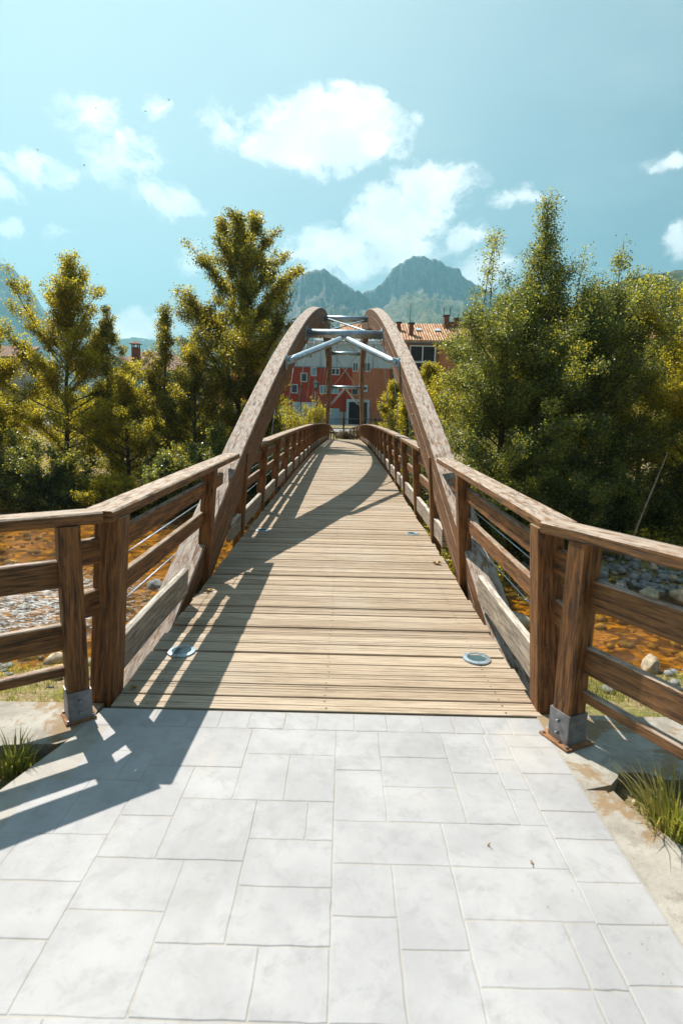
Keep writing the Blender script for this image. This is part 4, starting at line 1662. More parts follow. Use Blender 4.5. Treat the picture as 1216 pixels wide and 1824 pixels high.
def debris():
    rs = np.random.RandomState(31)
    n = 420
    x = rs.uniform(-1.3, 1.17, n)
    edge = rs.rand(n) < 0.6
    x = np.where(edge, 1.17 - np.abs(rs.normal(size=n)) * 0.12, x)
    y = rs.uniform(0.6, 2.78, n)
    V = []
    for k in range(n):
        r_ = 0.0008 + 0.0018 * rs.rand() ** 3
        c = np.array([x[k], y[k], 0.002])
        p = [c + r_ * np.array([math.cos(a), math.sin(a), 0]) for a in (0.3, 2.4, 4.4)]
        t_ = c + np.array([0, 0, r_ * 0.5])
        for i in range(3):
            V += [p[i], p[(i + 1) % 3], t_]
    o = fast_mesh('grit', np.array(V), 3, 'stone_tan')
    tag(o, 'loose grit scattered over the pale paving', 'grit', kind='stuff')


debris()


def stray_leaf(label, x, y, z, s, seed):
    rs = random.Random(seed)
    mb = MB()
    a = rs.uniform(0, 6.28)
    pts = []
    for k in range(10):
        t = 2 * math.pi * k / 10
        r = s * (0.5 if k % 2 else 1.0)
        pts.append((x + r * math.cos(t + a), y + r * math.sin(t + a), z + min(0.012, s * 0.3) + (s * 0.35 if k % 3 == 0 else 0)))
    b = len(mb.v)
    mb.v.append((x, y, z + min(0.006, s * 0.2)))
    mb.v.extend(pts)
    for k in range(10):
        mb.face((b, b + 1 + k, b + 1 + (k + 1) % 10))
    mb.tube([(x, y, z + 0.008), (x + s * 1.6 * math.cos(a), y + s * 1.6 * math.sin(a), z + 0.02)], 0.002, 4)
    tag(mb.build('fallen_leaf', 'dry_leaf', None, origin=(x, y, z)), label, 'leaf', 'fallen leaves')


stray_leaf('small brown leaf lying on the paving near the right side band', 0.80, 1.78, 0.0, 0.008, 5)
stray_leaf('tiny dry leaf lying on the paving just left of the side band', 0.66, 1.86, 0.0, 0.007, 6)
stray_leaf('curled fallen leaf by the left kick board near the arch foot', -1.12, 4.72, cz(4.72), 0.05, 1)
stray_leaf('dry fallen leaf at the left front corner of the deck', -1.14, 3.0, 0.004, 0.03, 2)
stray_leaf('dry curled leaf on the right of the deck by the arch foot', 1.10, 5.75, cz(5.75), 0.06, 3)


# ------------------------------------------------------------------ stones
def rock_mesh(sx, sy, sz, seed):
    r = np.random.RandomState(seed)
    nu, nv = 26, 16
    cuts = []
    for _ in range(13):
        d_ = r.normal(size=3)
        d_ /= np.linalg.norm(d_)
        cuts.append((d_, r.uniform(0.62, 0.92)))
    V = []
    ph = r.uniform(0, 6, 6)
    for j in range(nv + 1):
        th = math.pi * j / nv
        for i in range(nu):
            f = 2 * math.pi * i / nu
            k = 1 + 0.13 * math.sin(2 * f + ph[0]) * math.sin(th) + 0.09 * math.sin(3 * f + ph[1] + th * 2) + 0.07 * math.sin(4 * th + ph[2] + f)
            p = np.array([k * math.sin(th) * math.cos(f), k * math.sin(th) * math.sin(f), k * math.cos(th)])
            for d_, m_ in cuts:
                e_ = p.dot(d_) - m_
                if e_ > 0:
                    p = p - d_ * e_ * 0.93
            p = p * (1 + r.normal() * 0.006)
            V.append((sx * p[0], sy * p[1], sz * p[2]))
    F = []
    for j in range(nv):
        for i in range(nu):
            F.append((j * nu + i, (j + 1) * nu + i, (j + 1) * nu + (i + 1) % nu, j * nu + (i + 1) % nu))
    return V, F


def rock(label, x, y, z, s, seed, mat='stone_grey', group='boulders in the river', tall=0.5):
    r = random.Random(seed)
    V, F = rock_mesh(s * 0.5, s * 0.4, s * 0.5 * tall, seed)
    me = bpy.data.meshes.new('rock')
    me.from_pydata(V, [], F)
    me.polygons.foreach_set('use_smooth', [True] * len(F))
    me.materials.append(M[mat])
    o = bpy.data.objects.new('rock', me)
    COL.objects.link(o)
    o.location = (x, y, z)
    o.rotation_euler = (0, 0, r.uniform(0, 3))
    tag(o, label, 'rock', group)


ROCKS = [
    (-5.65, 11.46, -2.42, 0.62, 'stone_tan', 'flat tan stone in the water seen beside the left corner post'),
    (-7.6, 13.3, -2.42, 0.45, 'stone_grey', 'dark low stone above the white rapids'),
    (-3.75, 11.0, -2.42, 0.8, 'stone_grey', 'pale boulder in the water between the two left posts'),
    (-3.4, 9.6, -2.40, 0.55, 'stone_tan', 'tan boulder under the left railing next to the arch foot'),
    (-2.7, 10.4, -2.40, 0.6, 'stone_grey', 'boulder in the shade of the bridge on the left'),
    (-4.4, 12.6, -2.42, 0.5, 'stone_grey', 'wet grey boulder beyond the left boards'),
    (3.56, 10.7, -2.42, 0.8, 'stone_tan', 'rounded pale boulder beneath the right railing'),
    (3.0, 9.4, -2.36, 0.6, 'stone_grey', 'grey boulder at the right arch foot'),
    (5.24, 8.6, -2.35, 0.42, 'stone_tan', 'pointed pale stone standing at the right water edge'),
    (3.7, 7.9, -2.47, 1.0, 'stone_tan', 'large flat white boulder on the right grassy edge'),
    (8.3, 12.7, -2.44, 0.85, 'stone_tan', 'broad tan boulder at the right margin by the gravel bar'),
    (7.5, 12.75, -2.40, 0.6, 'stone_tan', 'orange tinted boulder in the shallows left of the broad one'),
    (6.9, 12.95, -2.34, 0.42, 'stone_grey', 'upright grey stone at the edge of the gravel bar'),
    (6.1, 12.9, -2.36, 0.36, 'stone_grey', 'small rounded grey stone at the left of the gravel bar'),
    (8.0, 11.3, -2.42, 0.4, 'stone_tan', 'small tan stone alone in the amber water'),
    (5.4, 12.3, -2.40, 0.4, 'stone_grey', 'grey stone in the shallows seen through the right posts'),
    (9.4, 14.6, -2.1, 0.5, 'stone_grey', 'blue-grey stone high on the right gravel bar'),
]
for k, (x, y, z, s, m, lb) in enumerate(ROCKS):
    rock(lb, x, y, z, s, 200 + k, m, tall=0.95 if 'pointed' in lb or 'upright' in lb else 0.5)


def pebbles(name, label, n, fx, fy, seed, smin, smax, mat):
    rs = np.random.RandomState(seed)
    V0, F0 = [], []
    # low-poly pebble (octa-subdivided)
    base = []
    nu, nv = 7, 4
    for j in range(nv + 1):
        th = math.pi * j / nv
        for i in range(nu):
            f = 2 * math.pi * i / nu
            base.append((math.sin(th) * math.cos(f), math.sin(th) * math.sin(f), math.cos(th)))
    base = np.array(base)
    q = []
    for j in range(nv):
        for i in range(nu):
            q.append((j * nu + i, (j + 1) * nu + i, (j + 1) * nu + (i + 1) % nu, j * nu + (i + 1) % nu))
    q = np.array(q)
    x, y = fx(rs, n), fy(rs, n)
    z = ground_z(x, y)
    s = smin + (smax - smin) * rs.rand(n) ** 2.2
    VV, QQ = [], []
    for k in range(n):
        a = rs.uniform(0, 6.28)
        sc_ = s[k] * np.array([rs.uniform(.8, 1.3), rs.uniform(.7, 1.0), rs.uniform(.45, .8)])
        b = base * (1 + rs.normal(size=(len(base), 1)) * 0.07) * sc_
        c, d = math.cos(a), math.sin(a)
        b = np.stack([b[:, 0] * c - b[:, 1] * d, b[:, 0] * d + b[:, 1] * c, b[:, 2]], 1)
        VV.append(b + np.array([x[k], y[k], z[k] + sc_[2] * 0.3]))
        QQ.append(q + k * len(base))
    VV, QQ = np.concatenate(VV), np.concatenate(QQ)
    me = bpy.data.meshes.new(name)
    me.from_pydata(VV.tolist(), [], QQ.tolist())
    me.polygons.foreach_set('use_smooth', [True] * len(QQ))
    me.materials.append(M[mat])
    o = bpy.data.objects.new(name, me)
    COL.objects.link(o)
    tag(o, label, 'pebbles', kind='stuff')


pebbles('pebbles', 'grey river pebbles heaped on the right gravel bar', 1300, lambda r, n: r.uniform(4.2, 15, n),
        lambda r, n: 12.9 + 3.0 * r.rand(n), 12, 0.05, 0.20, 'stone_grey')
pebbles('pebbles', 'tan river stones under the shallow amber water', 1500, lambda r, n: r.uniform(-15, 14, n),
        lambda r, n: r.uniform(8.3, 19, n), 14, 0.05, 0.20, 'stone_tan')
pebbles('pebbles', 'small stones along the near edge of the water', 500, lambda r, n: r.uniform(-11, 11, n),
        lambda r, n: r.uniform(7.2, 8.9, n), 15, 0.03, 0.11, 'stone_grey')

# ------------------------------------------------------------------ street beyond
mb = MB()
mb.poly([(-60, 52.0, 0.40), (60, 52.0, 0.40), (60, 64.0, 0.875), (-60, 64.0, 0.875)])
tag(mb.build('street', 'asphalt'), kind='structure')
mb = MB()
mb.box(-60, 60, 64.0, 69.8, 0.5, 0.98)
tag(mb.build('pavement', 'cast'), kind='structure')


def wall_box(name, mat, parent, x0, x1, y0, y1, z0, z1):
    mb = MB()
    mb.box(x0, x1, y0, y1, z0, z1)
    return mb.build(name, mat, parent)


def window(parent, x0, x1, z0, z1, y, mull=1, pane='glass', fr=0.09, depth=0.08):
    mb = MB()
    mb.box(x0, x1, y - depth, y + 0.0, z0, z0 + fr)
    mb.box(x0, x1, y - depth, y + 0.0, z1 - fr, z1)
    mb.box(x0, x0 + fr, y - depth, y + 0.0, z0 + fr, z1 - fr)
    mb.box(x1 - fr, x1, y - depth, y + 0.0, z0 + fr, z1 - fr)
    for k in range(mull):
        c = x0 + (x1 - x0) * (k + 1) / (mull + 1)
        mb.box(c - fr * 0.45, c + fr * 0.45, y - depth, y, z0 + fr, z1 - fr)
    w_ = mb.build('window', 'frame', parent)
    p = MB()
    p.box(x0 + fr * 0.5, x1 - fr * 0.5, y - 0.025, y - 0.005, z0 + fr * 0.5, z1 - fr * 0.5)
    p.build('pane', pane, w_)
    return w_


def FX(u, v):          # image pixel coordinates of the street front -> metres across
    return 0.73 + (u - 627) * 0.0697 - (655 - v) * 0.0016


def FZ(u, v):  # same image pixels -> height in metres
    return 0.9 + (757 - v) * 0.0690 + (u - 627) * 0.0016


def tile_roof(name, mat, parent, x0, x1, y0, z0, y1, z1, wl=0.27, amp=0.07):
    """pantile slope: half-round columns running down the slope"""
    mb = MB()
    n = int((x1 - x0) / wl) * 6
    wl = (x1 - x0) / (n / 6)
    rows = 10
    for j in range(rows + 1):
        t = j / rows
        for i in range(n + 1):
            x = x0 + (x1 - x0) * i / n
            h = amp * abs(math.sin(math.pi * (x - x0) / wl)) + 0.012 * ((j % 2))
            mb.v.append((x, y0 + (y1 - y0) * t, z0 + (z1 - z0) * t + h))
    for j in range(rows):
        for i in range(n):
            a = j * (n + 1) + i
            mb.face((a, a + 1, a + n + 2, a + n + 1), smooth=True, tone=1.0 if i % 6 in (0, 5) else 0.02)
    # soffit slab beneath
    mb.poly([(x0, y0, z0 - 0.12), (x0, y1, z1 - 0.12), (x1, y1, z1 - 0.12), (x1, y0, z0 - 0.12)])
    mb.poly([(x0, y0, z0 - 0.12), (x1, y0, z0 - 0.12), (x1, y0, z0 + 0.01), (x0, y0, z0 + 0.01)])
    return mb.build(name, mat, parent)


# red apartment building
Y = 70.0
red = empty('apartment_building', (-5.8, Y, 0.9), 'brick red apartment block with white attic panels behind the bridge arches', 'building')
wall_box('wall', 'red_wall', red, -14.2, 0.70, Y, Y + 11, 0.5, 7.9)
wall_box('attic_wall', 'white_panel', red, -14.2, 0.70, Y + 0.02, Y + 11, 7.9, 10.75)
wall_box('cornice', 'frame', red, -14.3, 0.70, Y - 0.18, Y + 0.3, 10.75, 10.95)
wall_box('string_course', 'grey_roof', red, -14.2, 0.70, Y - 0.07, Y + 0.0, 7.83, 7.95)
for x in (-11.5, -8.8, -6.1, -3.2, -1.2):
    wall_box('panel_joint', 'grey_roof', red, x - 0.03, x + 0.03, Y - 0.01, Y + 0.015, 7.96, 10.74)
window(red, -5.2, -4.1, 8.9, 10.3, Y, 1, 'glass_blue')
window(red, -8.6, -7.4, 8.9, 10.3, Y, 1, 'glass_blue')
for (u0, u1, v0, v1, mu, pn) in [(554, 564, 654, 670, 0, 'glass_blue'), (590, 605, 656, 668, 1, 'glass'), (535, 547, 664, 680, 0, 'glass'),
                                 (569, 582, 686, 701, 1, 'glass_blue'), (586, 603, 687, 701, 1, 'glass_blue'), (518, 530, 684, 700, 0, 'glass'),
                                 (500, 512, 654, 669, 0, 'glass'), (482, 494, 686, 701, 0, 'glass'), (463, 475, 655, 670, 0, 'glass'), (448, 460, 687, 702, 0, 'glass')]:
    window(red, FX(u0, v0), FX(u1, v0), FZ(u0, v1), FZ(u0, v0), Y, mu, pn)
wall_box('garage_door', 'white_panel', red, FX(520, 720), FX(563, 720), Y - 0.05, Y - 0.001, 0.98, FZ(540, 716))
wall_box('garage_door', 'teal_panel', red, FX(583, 727), FX(604, 727), Y - 0.05, Y - 0.001, 0.98, FZ(590, 727))
gd = wall_box('garage_door', 'teal_panel', red, FX(492, 727), FX(514, 727), Y - 0.05, Y - 0.001, 0.98, FZ(500, 724))
wall_box('base_course', 'cast', red, FX(604, 735), FX(616, 735), Y - 0.06, Y - 0.002, 0.98, FZ(600, 733))
mb = MB()
mb.tube([(FX(613, 700), Y - 0.09, 1.0), (FX(613, 700), Y - 0.09, 7.8)], 0.06, 8)
mb.build('drain_pipe', 'chimney', red)
wall_box('roof', 'grey_roof', red, -14.3, 0.9, Y + 0.4, Y + 11, 10.95, 11.15)
mb = MB()
mb.poly([(-4.0, Y + 1.2, 11.15), (3.5, Y + 1.2, 11.15), (3.1, Y + 4.4, 12.9), (-3.4, Y + 4.4, 12.9)])
mb.poly([(-4.0, Y + 1.2, 11.15), (-3.4, Y + 4.4, 12.9), (-3.4, Y + 7, 11.15)])
mb.build('attic_roof', 'grey_roof', red)
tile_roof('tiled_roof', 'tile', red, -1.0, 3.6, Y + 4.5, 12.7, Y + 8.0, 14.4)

# orange building
org = empty('apartment_building', (3.2, Y, 0.9), 'narrow orange apartment block with a wide dark doorway and a white attic', 'building')
wall_box('wall', 'orange_wall', org, 0.72, 5.75, Y - 0.05, Y + 11, 0.5, 7.9)
wall_box('attic_wall', 'white_panel', org, 0.72, 5.75, Y + 0.05, Y + 11, 7.9, 10.8)
wall_box('panel_joint', 'grey_roof', org, 3.3, 3.36, Y + 0.02, Y + 0.045, 7.91, 10.79)
wall_box('cornice', 'frame', org, 0.72, 5.85, Y - 0.18, Y + 0.3, 10.8, 11.0)
for (u0, u1, v0, v1, mu) in [(628, 638, 646, 662, 1), (646, 660, 646, 662, 1)]:
    window(org, FX(u0, v0), FX(u1, v0), FZ(u0, v1), FZ(u0, v0), Y - 0.05, mu, 'glass')
window(org, FX(626.5, 690), FX(638, 690), FZ(630, 703), FZ(630, 690), Y - 0.05, 0, 'glass', 0.04)
wall_box('door_surround', 'white_panel', org, FX(616.5, 730), FX(658, 730), Y - 0.14, Y - 0.051, 0.98, FZ(630, 711))
dr = wall_box('door', 'dark_wall', org, FX(621, 730), FX(654, 730), Y - 0.17, Y - 0.141, 0.98, FZ(630, 716))
for k in range(7):
    wall_box('bar', 'black_metal', dr, FX(623 + k * 4.4, 730), FX(623.6 + k * 4.4, 730), Y - 0.2, Y - 0.171, 1.0, FZ(630, 718))
ac = wall_box('air_conditioner', 'frame', org, FX(646, 690), FX(654.5, 690), Y - 0.35, Y - 0.051, FZ(650, 698), FZ(650, 686))
mb = MB()
cx_, cz_ = FX(650, 690), FZ(650, 692)
mb.tube([(cx_, Y - 0.352, cz_), (cx_, Y - 0.365, cz_)], 0.22, 16)
mb.build('fan_grille', 'grey_paint', ac)
mb = MB()
mb.tube([(5.55, Y - 0.12, 1.0), (5.55, Y - 0.12, 7.8)], 0.06, 8)
mb.build('drain_pipe', 'chimney', org)
wall_box('roof', 'grey_roof', org, 0.92, 5.85, Y + 0.4, Y + 11, 11.0, 11.2)

# right building with balconies and tiled roof
rb = empty('apartment_building', (10.5, Y, 0.9), 'ochre apartment block with dark balconies and a terracotta tiled roof on the right', 'building')
wall_box('wall', 'ochre_wall', rb, 5.9, 22.0, Y + 0.3, Y + 12, 0.5, 11.0)
wall_box('balcony_front', 'dark_wall', rb, 5.95, 11.1, Y - 0.05, Y + 0.29, 7.9, 8.75)
wall_box('balcony_front', 'dark_wall', rb, 5.95, 11.1, Y - 0.05, Y + 0.29, 5.0, 5.9)
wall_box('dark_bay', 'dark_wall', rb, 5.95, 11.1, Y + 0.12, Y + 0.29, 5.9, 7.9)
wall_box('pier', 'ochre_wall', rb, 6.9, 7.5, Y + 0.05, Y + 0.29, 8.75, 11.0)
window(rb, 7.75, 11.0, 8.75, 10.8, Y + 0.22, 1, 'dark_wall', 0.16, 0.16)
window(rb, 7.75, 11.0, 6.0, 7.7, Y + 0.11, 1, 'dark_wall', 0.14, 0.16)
window(rb, 6.0, 6.9, 8.8, 10.6, Y + 0.22, 1, 'glass_blue', 0.1)
window(rb, 6.0, 7.3, 6.05, 7.7, Y + 0.11, 1, 'glass', 0.1)
window(rb, 6.0, 8.2, 2.9, 4.6, Y + 0.29, 2, 'glass_blue', 0.06)
window(rb, 9.2, 10.8, 2.9, 4.6, Y + 0.29, 1, 'glass', 0.08)
window(rb, 13.0, 14.4, 6.2, 7.8, Y + 0.29, 1, 'glass', 0.1)
window(rb, 13.0, 14.4, 9.0, 10.4, Y + 0.29, 1, 'glass', 0.1)
window(rb, 16.5, 17.9, 9.0, 10.4, Y + 0.29, 1, 'glass', 0.1)
wall_box('balcony_rail', 'frame', rb, 5.95, 11.1, Y - 0.09, Y - 0.051, 8.66, 8.76)
wall_box('balcony_rail', 'frame', rb, 5.95, 11.1, Y - 0.09, Y - 0.051, 5.84, 5.92)
wall_box('eave', 'grey_roof', rb, 5.9, 22.2, Y - 0.35, Y + 0.35, 11.0, 11.18)
mb = MB()
mb.tube([(11.3, Y + 0.1, 1.0), (11.3, Y + 0.1, 10.9)], 0.07, 8)
mb.build('drain_pipe', 'chimney', rb)
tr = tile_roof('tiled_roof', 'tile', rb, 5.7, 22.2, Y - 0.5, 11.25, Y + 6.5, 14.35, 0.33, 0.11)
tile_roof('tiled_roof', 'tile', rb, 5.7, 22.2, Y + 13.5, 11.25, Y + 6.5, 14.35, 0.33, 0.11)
for x in (9.2, 11.6):
    s0 = Y + 3.4
    zz = 11.25 + (s0 - (Y - 0.5)) * 3.1 / 7
    mb = MB()
    mb.beam((x, s0 - 0.45, zz - 0.04), (x, s0 + 0.45, zz + 0.36), 0.85, 0.16, ch=0.02)
    sk = mb.build('skylight', 'grey_roof', rb)
    mb = MB()
    mb.beam((x, s0 - 0.36, zz + 0.085), (x, s0 + 0.36, zz + 0.40), 0.66, 0.03, ch=0.0)
    mb.build('pane', 'white_panel', sk)
for (x, y, z0, z1, ww) in [(8.0, Y + 1.2, 11.6, 13.5, 0.55), (6.6, Y + 3.2, 12.4, 13.9, 0.5), (12.9, Y + 4.5, 12.9, 15.1, 0.62), (14.6, Y + 5.8, 13.9, 15.0, 0.8)]:
    c = wall_box('chimney', 'chimney', rb, x - ww / 2, x + ww / 2, y, y + ww, z0, z1)
    wall_box('cap', 'dark_wall', c, x - ww / 2 - 0.12, x + ww / 2 + 0.12, y - 0.12, y + ww + 0.12, z1 + 0.002, z1 + 0.14)
wall_box('chimney', 'chimney', rb, 13.3, 15.8, Y + 5.0, Y + 6.0, 13.4, 14.5)
for (x, y, z0, z1) in [(8.35, Y + 6.4, 14.2, 17.1), (12.5, Y + 4.6, 15.2, 16.4), (13.3, Y + 4.6, 15.2, 16.4), (16.5, Y + 6.4, 14.3, 17.0)]:
    mb = MB()
    mb.tube([(x, y, z0), (x, y, z1)], 0.035, 5)
    for k in range(4):
        mb.tube([(x - 0.32 + k * 0.03, y, z1 - 0.15 - k * 0.16), (x + 0.32 - k * 0.03, y, z1 - 0.15 - k * 0.16)], 0.014, 4)
    mb.build('antenna', 'black_metal', rb)

# turquoise house on the left
bh = empty('turquoise_house', (-22.0, 60, 0.7), 'turquoise house with brown hipped tile roof seen above the left trees', 'house')
wall_box('wall', 'blue_wall', bh, -25.9, -17.5, 60.0, 69, 0.4, 6.3)
mb = MB()
mb.poly([(-26.0, 59.4, 6.2), (-22.6, 59.4, 6.2), (-24.3, 59.4, 7.55)])
mb.poly([(-22.6, 59.9, 6.2), (-26.0, 59.9, 6.2), (-24.3, 59.9, 7.55)])
mb.build('gable', 'blue_wall', bh)
wall_box('gable_wall', 'blue_wall', bh, -25.9, -22.7, 59.4, 59.99, 0.4, 6.2)
mb = MB()
e0, e1, yf, yb = -26.6, -17.0, 59.6, 69.5
mb.poly([(e0, yf, 6.3), (e1, yf, 6.3), (-20.0, 64.5, 8.7), (-23.4, 64.5, 8.7)])
mb.poly([(e1, yf, 6.3), (e1, yb, 6.3), (-20.0, 64.5, 8.7)])
mb.poly([(e1, yb, 6.3), (e0, yb, 6.3), (-23.4, 64.5, 8.7), (-20.0, 64.5, 8.7)])
mb.poly([(e0, yb, 6.3), (e0, yf, 6.3), (-23.4, 64.5, 8.7)])
mb.poly([(-26.3, 59.2, 6.1), (-24.3, 59.2, 7.75), (-24.3, 64, 7.75), (-26.3, 64, 6.1)])
mb.poly([(-24.3, 59.2, 7.75), (-22.3, 59.2, 6.1), (-22.3, 64, 6.1), (-24.3, 64, 7.75)])
mb.build('roof', 'tile_brown', bh)
mb = MB()
mb.beam((-26.3, 59.15, 6.08), (-24.3, 59.15, 7.72), 0.06, 0.2, up=(0, 1, 0))
mb.beam((-24.3, 59.15, 7.72), (-22.3, 59.15, 6.08), 0.06, 0.2, up=(0, 1, 0))
mb.build('barge_board', 'frame', bh)
for x0 in (-25.3, -24.1):
    window(bh, x0, x0 + 0.95, 5.2, 6.5, 59.39, 0, 'glass', 0.07)
window(bh, -22.0, -21.2, 5.0, 6.1, 59.99, 0, 'glass', 0.07)
window(bh, -19.8, -18.9, 4.6, 5.8, 59.99, 0, 'glass', 0.07)
c = wall_box('chimney', 'chimney', bh, -23.65, -22.9, 62.2, 62.9, 7.6, 8.9)
mb = MB()
for dx in (-0.3, 0.3):
    for dy in (-0.28, 0.28):
        mb.beam((-23.275 + dx, 62.55 + dy, 8.9), (-23.275 + dx, 62.55 + dy, 9.25), 0.1, 0.1, up=(0, 1, 0), ch=0)
mb.build('cap_posts', 'chimney', c)
mb = MB()
a = [(-23.9, 61.95, 9.25), (-22.65, 61.95, 9.25), (-22.65, 63.15, 9.25), (-23.9, 63.15, 9.25)]
for k in range(4):
    mb.poly([a[k], a[(k + 1) % 4], (-23.275, 62.55, 9.65)])
mb.poly(a[::-1])
mb.build('chimney_cap', 'tile_brown', c)

# other houses glimpsed through the trees
h2 = empty('orange_house', (-14.5, 63, 0.8), 'orange rendered house glimpsed behind the tallest poplar', 'house')
wall_box('wall', 'orange_wall', h2, -17.3, -14.4, 63, 70, 0.5, 4.6)
tile_roof('roof', 'tile_brown', h2, -17.6, -14.35, 62.6, 4.6, 66.5, 6.0)
window(h2, -16.6, -15.6, 2.6, 3.8, 62.99, 1)
sh = empty('corrugated_shed', (-17.5, 42, 0), 'pale blue-grey corrugated shed glimpsed through the left poplars', 'shed')
mb = MB()
n = 60
for i in range(n + 1):
    x = -19.6 + 3.9 * i / n
    for z in (-0.8, 1.6):
        mb.v.append((x, 42 + 0.03 * math.sin(i * 2.1), z))
for i in range(n):
    mb.face((i * 2, i * 2 + 2, i * 2 + 3, i * 2 + 1))
mb.build('wall', 'teal_panel', sh)
wall_box('back_wall', 'teal_panel', sh, -19.6, -15.7, 42.1, 45.5, -0.8, 1.6)
wall_box('roof', 'tile_brown', sh, -19.9, -15.4, 41.7, 45.8, 1.61, 1.8)
h3 = empty('stone_house', (-37.5, 60, 0.8), 'house with a brown tiled roof at the far left edge', 'house')
wall_box('wall', 'cast', h3, -42, -35.0, 60, 68, 0.5, 7.2)
tile_roof('roof', 'tile_brown', h3, -42.5, -34.5, 59.4, 7.3, 64, 8.9)
window(h3, -37.5, -36.5, 5.2, 6.6, 59.99, 1)
h4 = empty('hillside_house', (33, 62, 0.9), 'house whose orange chimney shows above the trees at the right edge', 'house')
wall_box('wall', 'ochre_wall', h4, 29.5, 40, 62, 72, 0.6, 10.3)
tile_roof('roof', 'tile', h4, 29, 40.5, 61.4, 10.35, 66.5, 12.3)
c = wall_box('chimney', 'orange_wall', h4, 32.2, 33.2, 63, 64, 10.6, 13.4)
wall_box('cap', 'tile_brown', c, 32.0, 33.4, 62.8, 64.2, 13.402, 13.65)
window(h4, 31, 32.4, 7.5, 9.2, 61.99, 1)

# street furniture
lp = empty('street_lamp', (-3.0, 56, 0.5), 'black lantern street lamp in front of the red building', 'street lamp')
mb = MB()
mb.tube([(-3.0, 56, 0.5), (-3.0, 56, 1.3), (-3.0, 56, 1.32), (-3.0, 56, 4.55)], [0.11, 0.10, 0.055, 0.045], 10)
mb.build('pole', 'black_metal', lp)
mb = MB()
for s in (-1, 1):
    for q in (-1, 1):
        mb.beam((-3.0 + s * 0.12, 56 + q * 0.12, 4.6), (-3.0 + s * 0.22, 56 + q * 0.22, 5.1), 0.03, 0.03, up=(0, 1, 0), ch=0)
mb.poly([(-3.3, 55.7, 5.1), (-2.7, 55.7, 5.1), (-3.0, 56, 5.45)])
mb.poly([(-2.7, 55.7, 5.1), (-2.7, 56.3, 5.1), (-3.0, 56, 5.45)])
mb.poly([(-2.7, 56.3, 5.1), (-3.3, 56.3, 5.1), (-3.0, 56, 5.45)])
mb.poly([(-3.3, 56.3, 5.1), (-3.3, 55.7, 5.1), (-3.0, 56, 5.45)])
mb.box(-3.14, -2.86, 55.86, 56.14, 4.54, 4.6)
ln = mb.build('lantern', 'black_metal', lp)
mb = MB()
mb.tube([(-3.0, 56, 4.61), (-3.0, 56, 5.09)], [0.13, 0.20], 8)
mb.build('glass', 'glass_blue', ln)
pl = empty('utility_pole', (-4.8, 60, 0.7), 'thin black pole in front of the white garage door', 'pole')
mb = MB()
mb.tube([(-4.8, 60, 0.7), (-4.8, 60, 5.0)], 0.045, 8)
mb.build('shaft', 'black_metal', pl)
mb = MB()
mb.box(-5.0, -4.6, 59.93, 60.07, 4.85, 5.05)
mb.build('bracket', 'black_metal', pl)

fr_ = empty('street_fence', (0, 50.5, 0.3), 'dark metal street fence beyond the end of the bridge', 'fence')
for k in range(9):
    x = -5.9 + k * 1.45
    mb = MB()
    mb.beam((x, 50.5, 0.2), (x, 50.5, 1.75), 0.13, 0.13, up=(0, 1, 0), ch=0.01)
    mb.build('post', 'black_metal', fr_)
for z in (1.62, 0.75):
    mb = MB()
    mb.tube([(-5.9, 50.5, z), (5.7, 50.5, z)], 0.045, 8)
    mb.build('rail', 'black_metal', fr_)
mb = MB()
for k in range(70):
    x = -5.8 + k * 0.165
    mb.tube([(x, 50.5, 0.75), (x, 50.5, 1.62)], 0.010, 4, caps=False)
tag(mb.build('bars', 'black_metal', fr_), kind='stuff')


def van(x, y, z):
    r = empty('parked_van', (x, y, z), 'white van parked behind the yellow bushes left of the bridge', 'van')
    prof = [(-2.3, 0.35), (2.3, 0.35), (2.35, 0.9), (1.6, 1.05), (0.95, 1.75), (-2.1, 1.8), (-2.3, 1.2)]
    mb = MB()
    mb.sweep([(x, y - 0.9, z), (x, y + 0.9, z)], (Vector((1, 0, 0)), Vector((0, 0, 1))), prof)
    b = mb.build('body', 'white_paint', r)
    for (a0, a1) in ((-1.9, -1.0), (-0.85, 0.0), (0.15, 1.0)):
        mb = MB()
        top = 1.62
        mb.poly([(x + a0, y - 0.905, z + 1.1), (x + a1 + (0.35 if a1 > 0.9 else 0), y - 0.905, z + 1.1), (x + a1 - (0.05 if a1 > 0.9 else 0), y - 0.905, z + top), (x + a0, y - 0.905, z + top)])
        mb.build('window', 'grey_paint', r)
    mb = MB()
    mb.poly([(x + 1.56, y - 0.75, z + 1.11), (x + 1.56, y + 0.75, z + 1.11), (x + 1.02, y + 0.7, z + 1.70), (x + 1.02, y - 0.7, z + 1.70)])
    mb.v = [(p[0] + 0.012, p[1], p[2] + 0.012) for p in mb.v]
    mb.build('windscreen', 'grey_paint', r)
    for wx in (-1.5, 1.45):
        for s in (-0.92, 0.72):
            mb = MB()
            mb.tube([(x + wx, y + s, z + 0.33), (x + wx, y + s + 0.2, z + 0.33)], 0.33, 18)
            wl = mb.build('wheel', 'rubber', r)
            mb = MB()
            mb.tube([(x + wx, y + s - 0.01, z + 0.33), (x + wx, y + s + 0.21, z + 0.33)], 0.19, 14)
            mb.build('rim', 'steel', wl)
    mb = MB()
    mb.box(x + 2.28, x + 2.36, y - 0.8, y - 0.5, z + 0.7, z + 0.88)
    mb.build('headlight', 'glass_blue', r)


van(-6.9, 49.2, -0.1 + 0.15)

